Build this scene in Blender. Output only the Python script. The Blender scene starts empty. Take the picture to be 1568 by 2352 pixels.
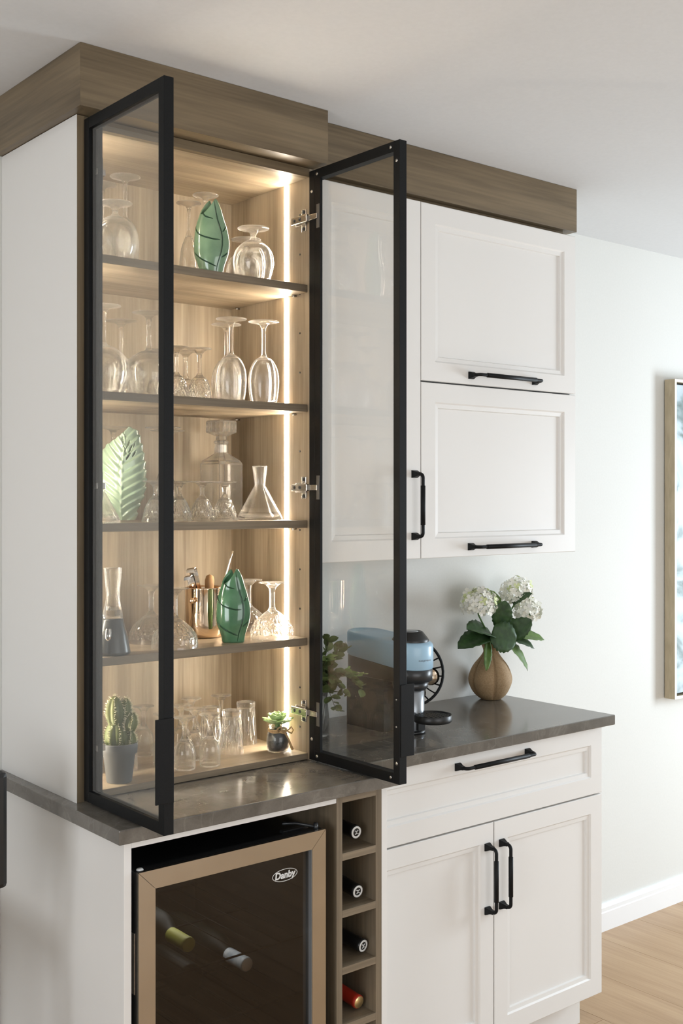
import bpy, bmesh, math, random
from mathutils import Vector, Matrix
from math import sin, cos, pi, sqrt, radians
random.seed(7)
S = bpy.context.scene
C = S.collection
# ------------------------------------------------------------------ camera
cam_d = bpy.data.cameras.new('camera')
cam_d.sensor_fit = 'VERTICAL'; cam_d.sensor_height = 36.0; cam_d.sensor_width = 24.0
cam_d.lens = 2606.2 / 2352 * 36.0
cam_d.shift_y = -(1176 - 1144.25) / 2352
cam_d.clip_start = 0.02
cam = bpy.data.objects.new('camera', cam_d)
cam.location = (-1.0715, -2.547, 1.5476)
cam.rotation_euler = (pi / 2, 0, -0.6887)
C.objects.link(cam); S.camera = cam
# ------------------------------------------------------------------ world, windows' daylight, exposure
w = bpy.data.worlds.new('sky'); S.world = w; w.use_nodes = True
w.node_tree.nodes['Background'].inputs[0].default_value = (0.75, 0.86, 1.0, 1)
w.node_tree.nodes['Background'].inputs[1].default_value = 1.2
def area(name, loc, rot, sx, sy, power, col):
    l = bpy.data.lights.new(name, 'AREA'); l.shape = 'RECTANGLE'; l.size = sx; l.size_y = sy
    l.energy = power; l.color = col
    o = bpy.data.objects.new(name, l); o.location = loc; o.rotation_euler = rot; C.objects.link(o)
    return o
area('daylight_right', (4.36, -1.45, 1.2), (0, radians(90), 0), 1.2, 0.8, 71, (0.80, 0.91, 1.0))
area('daylight_front', (0.3, -4.96, 1.35), (radians(90), 0, 0), 2.8, 1.7, 30, (1.0, 0.96, 0.91))
area('daylight_left', (-3.36, -2.2, 1.3), (0, radians(-90), 0), 1.3, 1.5, 41, (0.93, 0.965, 1.0))
S.view_settings.view_transform = 'Standard'; S.view_settings.look = 'None'
S.view_settings.gamma = 1.0; S.view_settings.use_curve_mapping = False
S.view_settings.exposure = 0.33
LED_STRENGTH = 104.0
try:
    S.cycles.max_bounces = 16; S.cycles.transmission_bounces = 16; S.cycles.transparent_max_bounces = 24
    S.cycles.glossy_bounces = 6; S.cycles.sample_clamp_indirect = 60.0; S.cycles.blur_glossy = 0.6
except Exception:
    pass
# ------------------------------------------------------------------ materials
def mat(name):
    m = bpy.data.materials.new(name); m.use_nodes = True
    nt = m.node_tree; return m, nt, nt.nodes['Principled BSDF']
def plain(name, col, rough=0.5, metal=0.0, **kw):
    m, nt, b = mat(name)
    b.inputs['Base Color'].default_value = (*col, 1); b.inputs['Roughness'].default_value = rough
    b.inputs['Metallic'].default_value = metal
    for k, v in kw.items(): b.inputs[k.replace('_', ' ')].default_value = v
    return m
def noise_mat(name, c1, c2, scale=(1, 1, 1), nscale=5.0, detail=6, rough=0.5, bump=0.0, lo=0.3, hi=0.7, metal=0.0, dist=0.0, **kw):
    m, nt, b = mat(name); N = nt.nodes; L = nt.links
    tc = N.new('ShaderNodeTexCoord'); mp = N.new('ShaderNodeMapping'); nz = N.new('ShaderNodeTexNoise'); rp = N.new('ShaderNodeValToRGB')
    mp.inputs['Scale'].default_value = scale
    nz.inputs['Scale'].default_value = nscale; nz.inputs['Detail'].default_value = detail; nz.inputs['Distortion'].default_value = dist
    rp.color_ramp.elements[0].position = lo; rp.color_ramp.elements[1].position = hi
    rp.color_ramp.elements[0].color = (*c1, 1); rp.color_ramp.elements[1].color = (*c2, 1)
    L.new(tc.outputs['Object'], mp.inputs[0]); L.new(mp.outputs[0], nz.inputs['Vector']); L.new(nz.outputs[0], rp.inputs[0])
    L.new(rp.outputs[0], b.inputs['Base Color'])
    b.inputs['Roughness'].default_value = rough; b.inputs['Metallic'].default_value = metal
    for k, v in kw.items(): b.inputs[k.replace('_', ' ')].default_value = v
    if bump:
        bp = N.new('ShaderNodeBump'); bp.inputs['Strength'].default_value = bump; bp.inputs['Distance'].default_value = 0.002
        L.new(nz.outputs[0], bp.inputs['Height']); L.new(bp.outputs[0], b.inputs['Normal'])
    return m
def wood(name, dark, light, axis, rough=0.45, cell=0.0):
    """wood grain running along the axis 'x', 'y' or 'z': broad streaks and a fine fibre"""
    m, nt, b = mat(name); N = nt.nodes; L = nt.links
    tc = N.new('ShaderNodeTexCoord')
    def streak(sc, al, nscale, det, dist):
        mp = N.new('ShaderNodeMapping'); s = [sc] * 3; s['xyz'.index(axis)] = al; mp.inputs['Scale'].default_value = s
        oi = N.new('ShaderNodeObjectInfo'); ad = N.new('ShaderNodeVectorMath'); ad.operation = 'ADD'
        cb = N.new('ShaderNodeCombineXYZ'); ml = N.new('ShaderNodeMath'); ml.operation = 'MULTIPLY'; ml.inputs[1].default_value = 37.0 * cell
        L.new(oi.outputs['Random'], ml.inputs[0])
        for i in range(3): L.new(ml.outputs[0], cb.inputs[i])
        L.new(tc.outputs['Object'], ad.inputs[0]); L.new(cb.outputs[0], ad.inputs[1]); L.new(ad.outputs[0], mp.inputs[0])
        nz = N.new('ShaderNodeTexNoise'); nz.inputs['Scale'].default_value = nscale; nz.inputs['Detail'].default_value = det; nz.inputs['Distortion'].default_value = dist
        L.new(mp.outputs[0], nz.inputs['Vector']); return nz
    a = streak(16, 1.1, 1.0, 5, 0.6); f = streak(160, 5.0, 1.0, 3, 0.0)
    mx = N.new('ShaderNodeMix'); mx.data_type = 'FLOAT'; mx.inputs[0].default_value = 0.33
    L.new(a.outputs[0], mx.inputs[2]); L.new(f.outputs[0], mx.inputs[3])
    rp = N.new('ShaderNodeValToRGB'); rp.color_ramp.elements[0].position = 0.33; rp.color_ramp.elements[1].position = 0.66
    rp.color_ramp.elements[0].color = (*dark, 1); rp.color_ramp.elements[1].color = (*light, 1)
    L.new(mx.outputs[0], rp.inputs[0]); L.new(rp.outputs[0], b.inputs['Base Color'])
    b.inputs['Roughness'].default_value = rough
    bp = N.new('ShaderNodeBump'); bp.inputs['Strength'].default_value = 0.08; bp.inputs['Distance'].default_value = 0.001
    L.new(f.outputs[0], bp.inputs['Height']); L.new(bp.outputs[0], b.inputs['Normal'])
    return m
OAK_D, OAK_L = (0.085, 0.061, 0.034), (0.205, 0.152, 0.089)
IN_D, IN_L = (0.225, 0.172, 0.112), (0.47, 0.38, 0.268)
M = {}
M['oak_x'] = wood('oak_grain_x', OAK_D, OAK_L, 'x', 0.42)
M['oak_y'] = wood('oak_grain_y', OAK_D, OAK_L, 'y', 0.42)
M['oak_z'] = wood('oak_grain_z', OAK_D, OAK_L, 'z', 0.45)
M['in_x'] = wood('cabinet_lining_x', IN_D, IN_L, 'x', 0.42)
M['in_z'] = wood('cabinet_lining_z', IN_D, IN_L, 'z', 0.45)
M['edge_x'] = wood('shelf_edge_oak', (0.13, 0.10, 0.066), (0.27, 0.21, 0.14), 'x', 0.45)
M['edge_z'] = wood('rack_oak', (0.13, 0.10, 0.066), (0.25, 0.195, 0.13), 'z', 0.45)
M['white'] = plain('cabinet_white', (0.78, 0.765, 0.74), 0.38)
M['wall'] = noise_mat('wall_paint', (0.70, 0.70, 0.67), (0.72, 0.72, 0.69), (1, 1, 1), 140, 2, 0.75, 0.05)
M['ceiling'] = noise_mat('ceiling_paint', (0.655, 0.662, 0.67), (0.675, 0.682, 0.69), (1, 1, 1), 90, 2, 0.9, 0.05)
M['trim'] = plain('trim_white', (0.85, 0.85, 0.85), 0.4)
M['black'] = noise_mat('black_metal', (0.004, 0.0045, 0.005), (0.006, 0.0065, 0.007), (1, 1, 1), 400, 2, 0.5, 0.04, Specular_IOR_Level=0.2)
M['screw'] = plain('screw_steel', (0.55, 0.53, 0.5), 0.3, 1.0)
M['nickel'] = plain('hinge_nickel', (0.50, 0.48, 0.45), 0.25, 1.0)
M['cupplate'] = plain('dull_zinc', (0.16, 0.155, 0.145), 0.45, 0.6)
M['steel'] = noise_mat('brushed_steel', (0.56, 0.515, 0.445), (0.62, 0.575, 0.50), (2, 300, 2), 4, 3, 0.27, 0.0, metal=1.0)
M['blackplastic'] = plain('black_plastic', (0.012, 0.012, 0.012), 0.38)
M['darkvoid'] = plain('void_black', (0.006, 0.006, 0.006), 0.6)  # flat black for recesses, also paints the shade in door gap and fridge bay
M['led'] = plain('led_diffuser', (1, 1, 1), 0.5)
_b = M['led'].node_tree.nodes['Principled BSDF']
_b.inputs['Emission Color'].default_value = (1.0, 0.885, 0.715, 1); _b.inputs['Emission Strength'].default_value = LED_STRENGTH
M['bluelight'] = plain('blue_light', (0.2, 0.4, 1), 0.5)
_b = M['bluelight'].node_tree.nodes['Principled BSDF']
_b.inputs['Emission Color'].default_value = (0.45, 0.7, 1.0, 1); _b.inputs['Emission Strength'].default_value = 2.2
def thin_shader(nt, tint, ior=1.5, base=0.0):
    """see-through sheet with the same Fresnel reflection on both faces"""
    t = nt.nodes.new('ShaderNodeBsdfTransparent'); t.inputs[0].default_value = (*tint, 1)
    g = nt.nodes.new('ShaderNodeBsdfGlossy'); g.inputs['Roughness'].default_value = 0.0; g.inputs['Color'].default_value = (1, 1, 1, 1)
    f = nt.nodes.new('ShaderNodeFresnel')
    x = nt.nodes.new('ShaderNodeMixShader'); ge = nt.nodes.new('ShaderNodeNewGeometry'); mr = nt.nodes.new('ShaderNodeMapRange')
    mr.inputs['To Min'].default_value = ior; mr.inputs['To Max'].default_value = 1 / ior
    nt.links.new(ge.outputs['Backfacing'], mr.inputs['Value']); nt.links.new(mr.outputs[0], f.inputs['IOR'])
    nt.links.new(f.outputs[0], x.inputs[0]); nt.links.new(t.outputs[0], x.inputs[1]); nt.links.new(g.outputs[0], x.inputs[2])
    return x
def bare(name):
    m = bpy.data.materials.new(name); m.use_nodes = True; nt = m.node_tree; nt.nodes.remove(nt.nodes['Principled BSDF']); return m, nt
def glass(name, col=(1, 1, 1), ior=1.45, refract=0.7, edge_sheen=0.2):
    m, nt = bare(name)
    g = nt.nodes.new('ShaderNodeBsdfGlass'); g.inputs['Color'].default_value = (*col, 1); g.inputs['IOR'].default_value = ior; g.inputs['Roughness'].default_value = 0.0
    t = nt.nodes.new('ShaderNodeBsdfTransparent'); t.inputs[0].default_value = (*col, 1); x = nt.nodes.new('ShaderNodeMixShader'); x.inputs[0].default_value = refract
    nt.links.new(t.outputs[0], x.inputs[1]); nt.links.new(g.outputs[0], x.inputs[2])
    # whitish haze put into the glass colour as bright lit edges, strongest at grazing
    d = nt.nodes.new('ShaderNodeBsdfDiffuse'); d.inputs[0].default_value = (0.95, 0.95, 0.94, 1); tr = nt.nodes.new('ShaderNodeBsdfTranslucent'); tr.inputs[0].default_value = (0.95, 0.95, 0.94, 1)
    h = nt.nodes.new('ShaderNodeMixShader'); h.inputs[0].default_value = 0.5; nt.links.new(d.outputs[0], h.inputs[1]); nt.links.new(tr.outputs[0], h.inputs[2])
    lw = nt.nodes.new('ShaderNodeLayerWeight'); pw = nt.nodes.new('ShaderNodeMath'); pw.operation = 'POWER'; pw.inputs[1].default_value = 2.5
    mm = nt.nodes.new('ShaderNodeMapRange'); mm.inputs['To Min'].default_value = 0.012; mm.inputs['To Max'].default_value = edge_sheen
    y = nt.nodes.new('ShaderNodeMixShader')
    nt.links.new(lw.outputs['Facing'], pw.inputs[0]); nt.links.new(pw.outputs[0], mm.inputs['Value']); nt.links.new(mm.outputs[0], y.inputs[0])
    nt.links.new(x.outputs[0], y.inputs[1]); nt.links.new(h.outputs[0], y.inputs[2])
    nt.links.new(y.outputs[0], nt.nodes['Material Output'].inputs[0]); return m
def pane(name, tint, ior=1.5):
    m, nt = bare(name); x = thin_shader(nt, tint, ior)
    nt.links.new(x.outputs[0], nt.nodes['Material Output'].inputs[0]); return m
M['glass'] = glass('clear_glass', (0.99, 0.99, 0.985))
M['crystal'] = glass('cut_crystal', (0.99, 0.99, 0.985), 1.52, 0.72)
M['pane'] = pane('door_glass', (0.93, 0.93, 0.92))
M['fridgepane'] = pane('smoked_glass', (0.50, 0.46, 0.42))
def stone():
    m, nt, b = mat('grey_brown_stone'); N = nt.nodes; L = nt.links
    tc = N.new('ShaderNodeTexCoord')
    n1 = N.new('ShaderNodeTexNoise'); n1.inputs['Scale'].default_value = 9; n1.inputs['Detail'].default_value = 8; n1.inputs['Distortion'].default_value = 1.2
    n2 = N.new('ShaderNodeTexNoise'); n2.inputs['Scale'].default_value = 3.2; n2.inputs['Detail'].default_value = 7; n2.inputs['Distortion'].default_value = 2.5
    n3 = N.new('ShaderNodeTexNoise'); n3.inputs['Scale'].default_value = 320; n3.inputs['Detail'].default_value = 2
    for n in (n1, n2, n3): L.new(tc.outputs['Object'], n.inputs['Vector'])
    r1 = N.new('ShaderNodeValToRGB'); r1.color_ramp.elements[0].position = 0.3; r1.color_ramp.elements[1].position = 0.75
    r1.color_ramp.elements[0].color = (0.108, 0.098, 0.085, 1); r1.color_ramp.elements[1].color = (0.195, 0.178, 0.155, 1)
    r2 = N.new('ShaderNodeValToRGB'); e = r2.color_ramp.elements
    e[0].position = 0.485; e[0].color = (0, 0, 0, 1); e[1].position = 0.515; e[1].color = (0, 0, 0, 1)
    k = e.new(0.5); k.color = (1, 1, 1, 1)
    r3 = N.new('ShaderNodeValToRGB'); r3.color_ramp.elements[0].color = (0.86, 0.86, 0.86, 1); r3.color_ramp.elements[1].color = (1.12, 1.12, 1.12, 1)
    mx = N.new('ShaderNodeMix'); mx.data_type = 'RGBA'; mul = N.new('ShaderNodeMath'); mul.operation = 'MULTIPLY'; mul.inputs[1].default_value = 0.16
    L.new(n1.outputs[0], r1.inputs[0]); L.new(n2.outputs[0], r2.inputs[0]); L.new(n3.outputs[0], r3.inputs[0])
    L.new(r2.outputs[0], mul.inputs[0]); L.new(mul.outputs[0], mx.inputs[0]); L.new(r1.outputs[0], mx.inputs[6]); mx.inputs[7].default_value = (0.36, 0.33, 0.29, 1)
    m2 = N.new('ShaderNodeMix'); m2.data_type = 'RGBA'; m2.blend_type = 'MULTIPLY'; m2.inputs[0].default_value = 1.0
    L.new(mx.outputs[2], m2.inputs[6]); L.new(r3.outputs[0], m2.inputs[7]); L.new(m2.outputs[2], b.inputs['Base Color'])
    b.inputs['Roughness'].default_value = 0.16
    return m
M['stone'] = stone()
M['plank'] = wood('floor_oak', (0.37, 0.225, 0.115), (0.50, 0.33, 0.185), 'y', 0.4, 1.0)
def glaze(name, c1, c2):
    return noise_mat(name, c1, c2, (1, 1, 1), 22, 3, 0.12, 0.0, 0.35, 0.65, Coat_Weight=0.5)
M['greenglaze'] = glaze('green_glaze', (0.16, 0.275, 0.165), (0.22, 0.35, 0.215))
M['darkgreenglaze'] = glaze('dark_green_glaze', (0.055, 0.15, 0.075), (0.09, 0.215, 0.115))
M['paleglaze'] = glaze('pale_green_glaze', (0.235, 0.33, 0.23), (0.31, 0.41, 0.30))
M['vein'] = plain('vein_glaze', (0.012, 0.05, 0.022), 0.2)
M['greypot'] = plain('grey_plastic', (0.115, 0.12, 0.125), 0.6)
M['soil'] = noise_mat('soil', (0.02, 0.015, 0.01), (0.06, 0.04, 0.03), (1, 1, 1), 200, 4, 0.95)
M['cactus'] = noise_mat('cactus_skin', (0.075, 0.10, 0.02), (0.15, 0.165, 0.035), (1, 1, 0.3), 30, 3, 0.5)
M['spine'] = plain('cactus_spine', (0.75, 0.70, 0.5), 0.6)
M['smoke'] = plain('smoked_ceramic', (0.058, 0.062, 0.062), 0.3)
M['copper'] = plain('copper', (0.88, 0.70, 0.53), 0.08, 1.0)
M['chrome'] = plain('chrome', (0.75, 0.74, 0.72), 0.12, 1.0)
M['amber'] = noise_mat('wood_muddler', (0.42, 0.24, 0.11), (0.55, 0.34, 0.17), (1, 1, .2), 60, 3, 0.4)
M['whiteplastic'] = plain('white_plastic', (0.85, 0.83, 0.8), 0.45)
M['blue'] = plain('pale_blue_plastic', (0.36, 0.55, 0.70), 0.30)
M['darkgrey'] = plain('charcoal_plastic', (0.022, 0.024, 0.026), 0.32)
M['greymetal'] = plain('grey_panel', (0.30, 0.32, 0.34), 0.3, 0.6)
M['text'] = plain('grey_print', (0.12, 0.14, 0.17), 0.4)
M['silverprint'] = plain('silver_print', (0.72, 0.72, 0.70), 0.35)
M['ochre'] = noise_mat('ochre_stoneware', (0.31, 0.20, 0.10), (0.42, 0.285, 0.155), (1, 1, 1), 260, 3, 0.75, 0.25)
M['petal'] = noise_mat('hydrangea_petal', (0.86, 0.85, 0.72), (0.90, 0.89, 0.85), (1, 1, 1), 40, 2, 0.6, Subsurface_Weight=0.0)
M['petalgreen'] = plain('hydrangea_green_petal', (0.66, 0.72, 0.38), 0.6)
M['leaf'] = noise_mat('dark_leaf', (0.016, 0.045, 0.012), (0.04, 0.095, 0.025), (1, 1, 1), 60, 4, 0.5)
M['leaflight'] = noise_mat('bright_leaf', (0.07, 0.14, 0.025), (0.14, 0.24, 0.05), (1, 1, 1), 60, 4, 0.5)
M['stem'] = plain('green_stem', (0.06, 0.13, 0.03), 0.6)
M['euc1'] = noise_mat('eucalyptus_leaf', (0.07, 0.11, 0.03), (0.13, 0.18, 0.06), (1, 1, 1), 50, 3, 0.6)
M['euc2'] = noise_mat('eucalyptus_young_leaf', (0.20, 0.32, 0.09), (0.32, 0.46, 0.17), (1, 1, 1), 50, 3, 0.6)
M['twig'] = plain('brown_twig', (0.05, 0.035, 0.02), 0.7)
M['succ'] = noise_mat('succulent_leaf', (0.24, 0.40, 0.13), (0.48, 0.60, 0.30), (1, 1, 1), 40, 2, 0.45)
M['twine'] = noise_mat('jute_twine', (0.35, 0.22, 0.10), (0.52, 0.36, 0.19), (1, 1, 1), 300, 3, 0.9, 0.4)
M['gravel'] = noise_mat('black_sand', (0.008, 0.008, 0.008), (0.05, 0.05, 0.05), (1, 1, 1), 300, 3, 0.6)
M['bottle'] = plain('dark_bottle_glass', (0.005, 0.007, 0.005), 0.5, Specular_IOR_Level=0.12)
M['yellowfoil'] = plain('yellow_green_foil', (0.42, 0.42, 0.06), 0.5)
M['bluefoil'] = noise_mat('silver_blue_foil', (0.25, 0.33, 0.40), (0.62, 0.66, 0.68), (1, 1, 1), 60, 4, 0.4)
M['redfoil'] = plain('red_foil', (0.42, 0.03, 0.015), 0.35)
M['goldfoil'] = plain('gold_foil', (0.75, 0.55, 0.26), 0.3, 0.8)
M['blackfoil'] = plain('black_foil', (0.01, 0.01, 0.01), 0.3)
M['frame'] = noise_mat('champagne_frame', (0.40, 0.33, 0.22), (0.50, 0.42, 0.29), (1, 1, 0.2), 80, 4, 0.5)
M['framelight'] = plain('frame_face', (0.78, 0.74, 0.66), 0.4)
M['chairblack'] = plain('black_chair', (0.008, 0.008, 0.008), 0.35)
def canvas():
    m, nt, b = mat('abstract_canvas'); N = nt.nodes; L = nt.links
    tc = N.new('ShaderNodeTexCoord'); n = N.new('ShaderNodeTexNoise'); n.inputs['Scale'].default_value = 5; n.inputs['Detail'].default_value = 8; n.inputs['Distortion'].default_value = 1.5
    r = N.new('ShaderNodeValToRGB'); e = r.color_ramp.elements; e[0].position = 0.36; e[0].color = (0.05, 0.09, 0.07, 1); e[1].position = 0.7; e[1].color = (0.62, 0.70, 0.76, 1)
    k = e.new(0.44); k.color = (0.20, 0.27, 0.27, 1); k = e.new(0.52); k.color = (0.42, 0.52, 0.57, 1)
    L.new(tc.outputs['Object'], n.inputs['Vector']); L.new(n.outputs[0], r.inputs[0]); L.new(r.outputs[0], b.inputs['Base Color'])
    b.inputs['Roughness'].default_value = 0.5; return m
M['canvas'] = canvas()
# ------------------------------------------------------------------ mesh helpers
class MB:
    def __init__(s): s.v = []; s.f = []; s.sm = []
    def add(s, v, f, smooth=False):
        o = len(s.v); s.v += [Vector(p) for p in v]; s.f += [[i + o for i in q] for q in f]; s.sm += [smooth] * len(f); return s
    def box(s, x0, y0, z0, x1, y1, z1, bev=0.0):
        if bev:
            b = bmesh.new(); bmesh.ops.create_cube(b, size=1)
            for q in b.verts: q.co = Vector((x0 + (q.co.x + .5) * (x1 - x0), y0 + (q.co.y + .5) * (y1 - y0), z0 + (q.co.z + .5) * (z1 - z0)))
            bmesh.ops.bevel(b, geom=b.edges[:], offset=bev, segments=2, affect='EDGES', profile=0.5)
            b.verts.index_update()
            s.add([q.co.copy() for q in b.verts], [[q.index for q in f.verts] for f in b.faces]); b.free(); return s
        v = [(x, y, z) for x in (x0, x1) for y in (y0, y1) for z in (z0, z1)]
        return s.add(v, [(0, 1, 3, 2), (4, 6, 7, 5), (0, 4, 5, 1), (2, 3, 7, 6), (0, 2, 6, 4), (1, 5, 7, 3)])
    def lathe(s, prof, seg=32, c=(0, 0, 0), smooth=True, mod=None, cap0=False, cap1=False):
        v = []; f = []
        for (r, z) in prof:
            for k in range(seg):
                a = 2 * pi * k / seg; q = mod(a, z, r) if mod else r
                v.append((c[0] + q * cos(a), c[1] + q * sin(a), c[2] + z))
        for i in range(len(prof) - 1):
            for k in range(seg):
                f.append((i * seg + k, i * seg + (k + 1) % seg, (i + 1) * seg + (k + 1) % seg, (i + 1) * seg + k))
        if cap0: f.append(tuple(range(seg - 1, -1, -1)))
        if cap1: f.append(tuple((len(prof) - 1) * seg + k for k in range(seg)))
        return s.add(v, f, smooth)
    def loft(s, rings, cap=True, smooth=True, close=False):
        n = len(rings[0]); v = [p for r in rings for p in r]; f = []
        for i in range(len(rings) - 1 + (1 if close else 0)):
            j = (i + 1) % len(rings)
            for k in range(n): f.append((i * n + k, i * n + (k + 1) % n, j * n + (k + 1) % n, j * n + k))
        if cap and not close: f.append(tuple(range(n - 1, -1, -1))); f.append(tuple((len(rings) - 1) * n + k for k in range(n)))
        return s.add(v, f, smooth)
    def tube(s, path, rad, seg=10, smooth=True, cap=True, flat=None):
        P = [Vector(p) for p in path]; R = rad if isinstance(rad, (list, tuple)) else [rad] * len(P)
        rings = []; up = None
        for i, p in enumerate(P):
            t = (P[min(i + 1, len(P) - 1)] - P[max(i - 1, 0)]).normalized()
            if up is None:
                a = Vector((0, 0, 1)) if abs(t.z) < 0.9 else Vector((1, 0, 0)); up = (a - t * a.dot(t)).normalized()
            else:
                up = (up - t * up.dot(t)).normalized()
            b = t.cross(up)
            rings.append([p + (up * cos(2 * pi * k / seg) * (flat or 1) + b * sin(2 * pi * k / seg)) * R[i] for k in range(seg)])
        return s.loft(rings, cap, smooth)
    def ball(s, c, r, seg=12, rows=7):
        R = r if isinstance(r, (tuple, list)) else (r, r, r)
        rings = [[(c[0] + R[0] * max(sin(pi * i / rows), .01) * cos(2 * pi * k / seg), c[1] + R[1] * max(sin(pi * i / rows), .01) * sin(2 * pi * k / seg), c[2] - R[2] * cos(pi * i / rows)) for k in range(seg)] for i in range(rows + 1)]
        return s.loft(rings)
W = {}
def mesh_of(name, mb, m, off=Vector((0, 0, 0)), recalc=True):
    me = bpy.data.meshes.new(name)
    me.from_pydata([tuple(v - off) for v in mb.v], [], mb.f)
    if recalc:
        b = bmesh.new(); b.from_mesh(me); bmesh.ops.recalc_face_normals(b, faces=b.faces[:]); b.to_mesh(me); b.free()
    me.polygons.foreach_set('use_smooth', mb.sm); me.materials.append(m); me.update(); return me
def obj(name, mb, m, parent=None, recalc=True):
    """one mesh object; world coordinates in, parented under its thing or part"""
    off = W[parent.name] if parent else Vector((0, 0, 0))
    o = bpy.data.objects.new(name, mesh_of(name, mb, m, off, recalc)); C.objects.link(o); W[o.name] = off
    if parent: o.parent = parent
    return o
def tag(o, label=None, cat=None, group=None, kind=None):
    if label: o['label'] = label
    if cat: o['category'] = cat
    if group: o['group'] = group
    if kind: o['kind'] = kind
    return o
def thing(name, label, cat, loc, group=None):
    o = bpy.data.objects.new(name, None); o.location = loc; o.empty_display_size = 0.05; C.objects.link(o); W[o.name] = Vector(loc)
    return tag(o, label, cat, group)
def struct(name, mb, m, parent=None):
    o = obj(name, mb, m, parent)
    if not parent: o['kind'] = 'structure'
    return o
def clone(o, parent):
    c = o.copy(); C.objects.link(c); c.parent = parent; return c
def spl(keys, n):
    """Catmull-Rom through (r,z) keys"""
    P = [Vector(k).to_3d() if len(k) == 2 else Vector(k) for k in keys]; out = []
    P = [P[0] * 2 - P[1]] + P + [P[-1] * 2 - P[-2]]
    m = len(P) - 3
    for i in range(n + 1):
        u = i / n * m; j = min(int(u), m - 1); t = u - j
        a, b, c, d = P[j:j + 4]
        q = 0.5 * ((2 * b) + (c - a) * t + (2 * a - 5 * b + 4 * c - d) * t * t + (3 * b - a - 3 * c + d) * t ** 3)
        out.append((q.x, q.y) if len(keys[0]) == 2 else tuple(q))
    return out
def hole_wall(mb, axis, p, th, u0, u1, z0, z1, hu0, hu1, hz0, hz1):
    def b(a, c, e, g):
        if axis == 'x': mb.box(p, a, e, p + th, c, g)
        else: mb.box(a, p, e, c, p + th, g)
    b(u0, hu0, z0, z1); b(hu1, u1, z0, z1); b(hu0, hu1, z0, hz0); b(hu0, hu1, hz1, z1)
    return mb
# ------------------------------------------------------------------ the room
CEIL = 2.4727
struct('wall_back', MB().box(-3.4, 0, -0.05, 4.4, 0.1, CEIL + .05), M['wall'])
struct('ceiling', MB().box(-3.5, -5.1, CEIL, 4.5, 0.1, CEIL + 0.06), M['ceiling'])
struct('wall_right', hole_wall(MB(), 'x', 4.4, 0.1, -5, 0, -.05, CEIL + .05, -1.95, -0.95, 0.52, 1.88), M['wall'])
struct('wall_left', hole_wall(MB(), 'x', -3.5, 0.1, -5, 0, -.05, CEIL + .05, -3.0, -1.4, 0.82, 2.08), M['wall'])
struct('wall_front', hole_wall(MB(), 'y', -5.1, 0.1, -3.4, 4.4, -.05, CEIL + .05, -1.15, 1.75, 0.45, 2.25), M['wall'])
def window(n, axis, p, u0, u1, z0, z1):
    f = MB(); t = 0.05
    def b(a, c, e, g):
        if axis == 'x': f.box(p, a, e, p + .05, c, g)
        else: f.box(a, p, e, c, p + .05, g)
    b(u0, u0 + t, z0, z1); b(u1 - t, u1, z0, z1); b(u0 + t, u1 - t, z0, z0 + t); b(u0 + t, u1 - t, z1 - t, z1); b((u0 + u1) / 2 - .02, (u0 + u1) / 2 + .02, z0 + t, z1 - t)
    struct('window_%d' % n, f, M['trim'])
window(1, 'x', 4.44, -1.95, -0.95, 0.52, 1.88); window(2, 'y', -5.09, -1.15, 1.75, 0.45, 2.25); window(3, 'x', -3.49, -3.0, -1.4, 0.82, 2.08)
fl = struct('floor', MB().box(-3.4, -5.0, -0.06, 4.4, 0.0, -0.0125), plain('underlay', (0.05, 0.035, 0.02), 0.9))
x = -3.33; k = 0
while x < 4.4:
    y = 0.0; off = (k * 0.71) % 1.9 + 0.25
    first = True
    while y > -5.0:
        y1 = max(y - (off if first else 1.9), -5.0); first = False
        if x + .25 > -3.4:
            q = MB().box(max(x, -3.4) + .0007, y1 + .0007, -0.0125, min(x + .25, 4.4) - .0007, y - .0007, 0.0, 0)
            obj('plank', q, M['plank'], fl)
        y = y1
    x += 0.25; k += 1
bb = MB()
pr = [(0, 0), (-.015, 0), (-.015, .066), (-.0125, .069), (-.0125, .083), (-.009, .087), (-.006, .0965), (0, .0965)]
bb.loft([[(1.66, p[0], p[1]) for p in pr], [(4.4, p[0], p[1]) for p in pr]], True, False)
struct('baseboard_back', bb, M['trim'])
# ------------------------------------------------------------------ worktop
wt = thing('worktop', 'long grey brown stone worktop with a stepped front edge, under the glass cabinet', 'worktop', (0.8, -0.3, 0.886))
out = [(-.0272, -.001), (-.0272, -.614), (.699, -.614), (.699, -.496), (1.6525, -.496), (1.6525, -.001)]
b = bmesh.new(); vs = [b.verts.new((x, y, .886)) for x, y in out]; f = b.faces.new(vs)
r = bmesh.ops.extrude_face_region(b, geom=[f]); bmesh.ops.translate(b, verts=[q for q in r['geom'] if isinstance(q, bmesh.types.BMVert)], vec=(0, 0, .029))
bmesh.ops.recalc_face_normals(b, faces=b.faces[:])
bmesh.ops.bevel(b, geom=[e for e in b.edges], offset=0.0025, segments=3, affect='EDGES', profile=.5)
b.verts.index_update(); q = MB().add([v.co.copy() for v in b.verts], [[v.index for v in f.verts] for f in b.faces]); b.free()
obj('slab', q, M['stone'], wt)
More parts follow.
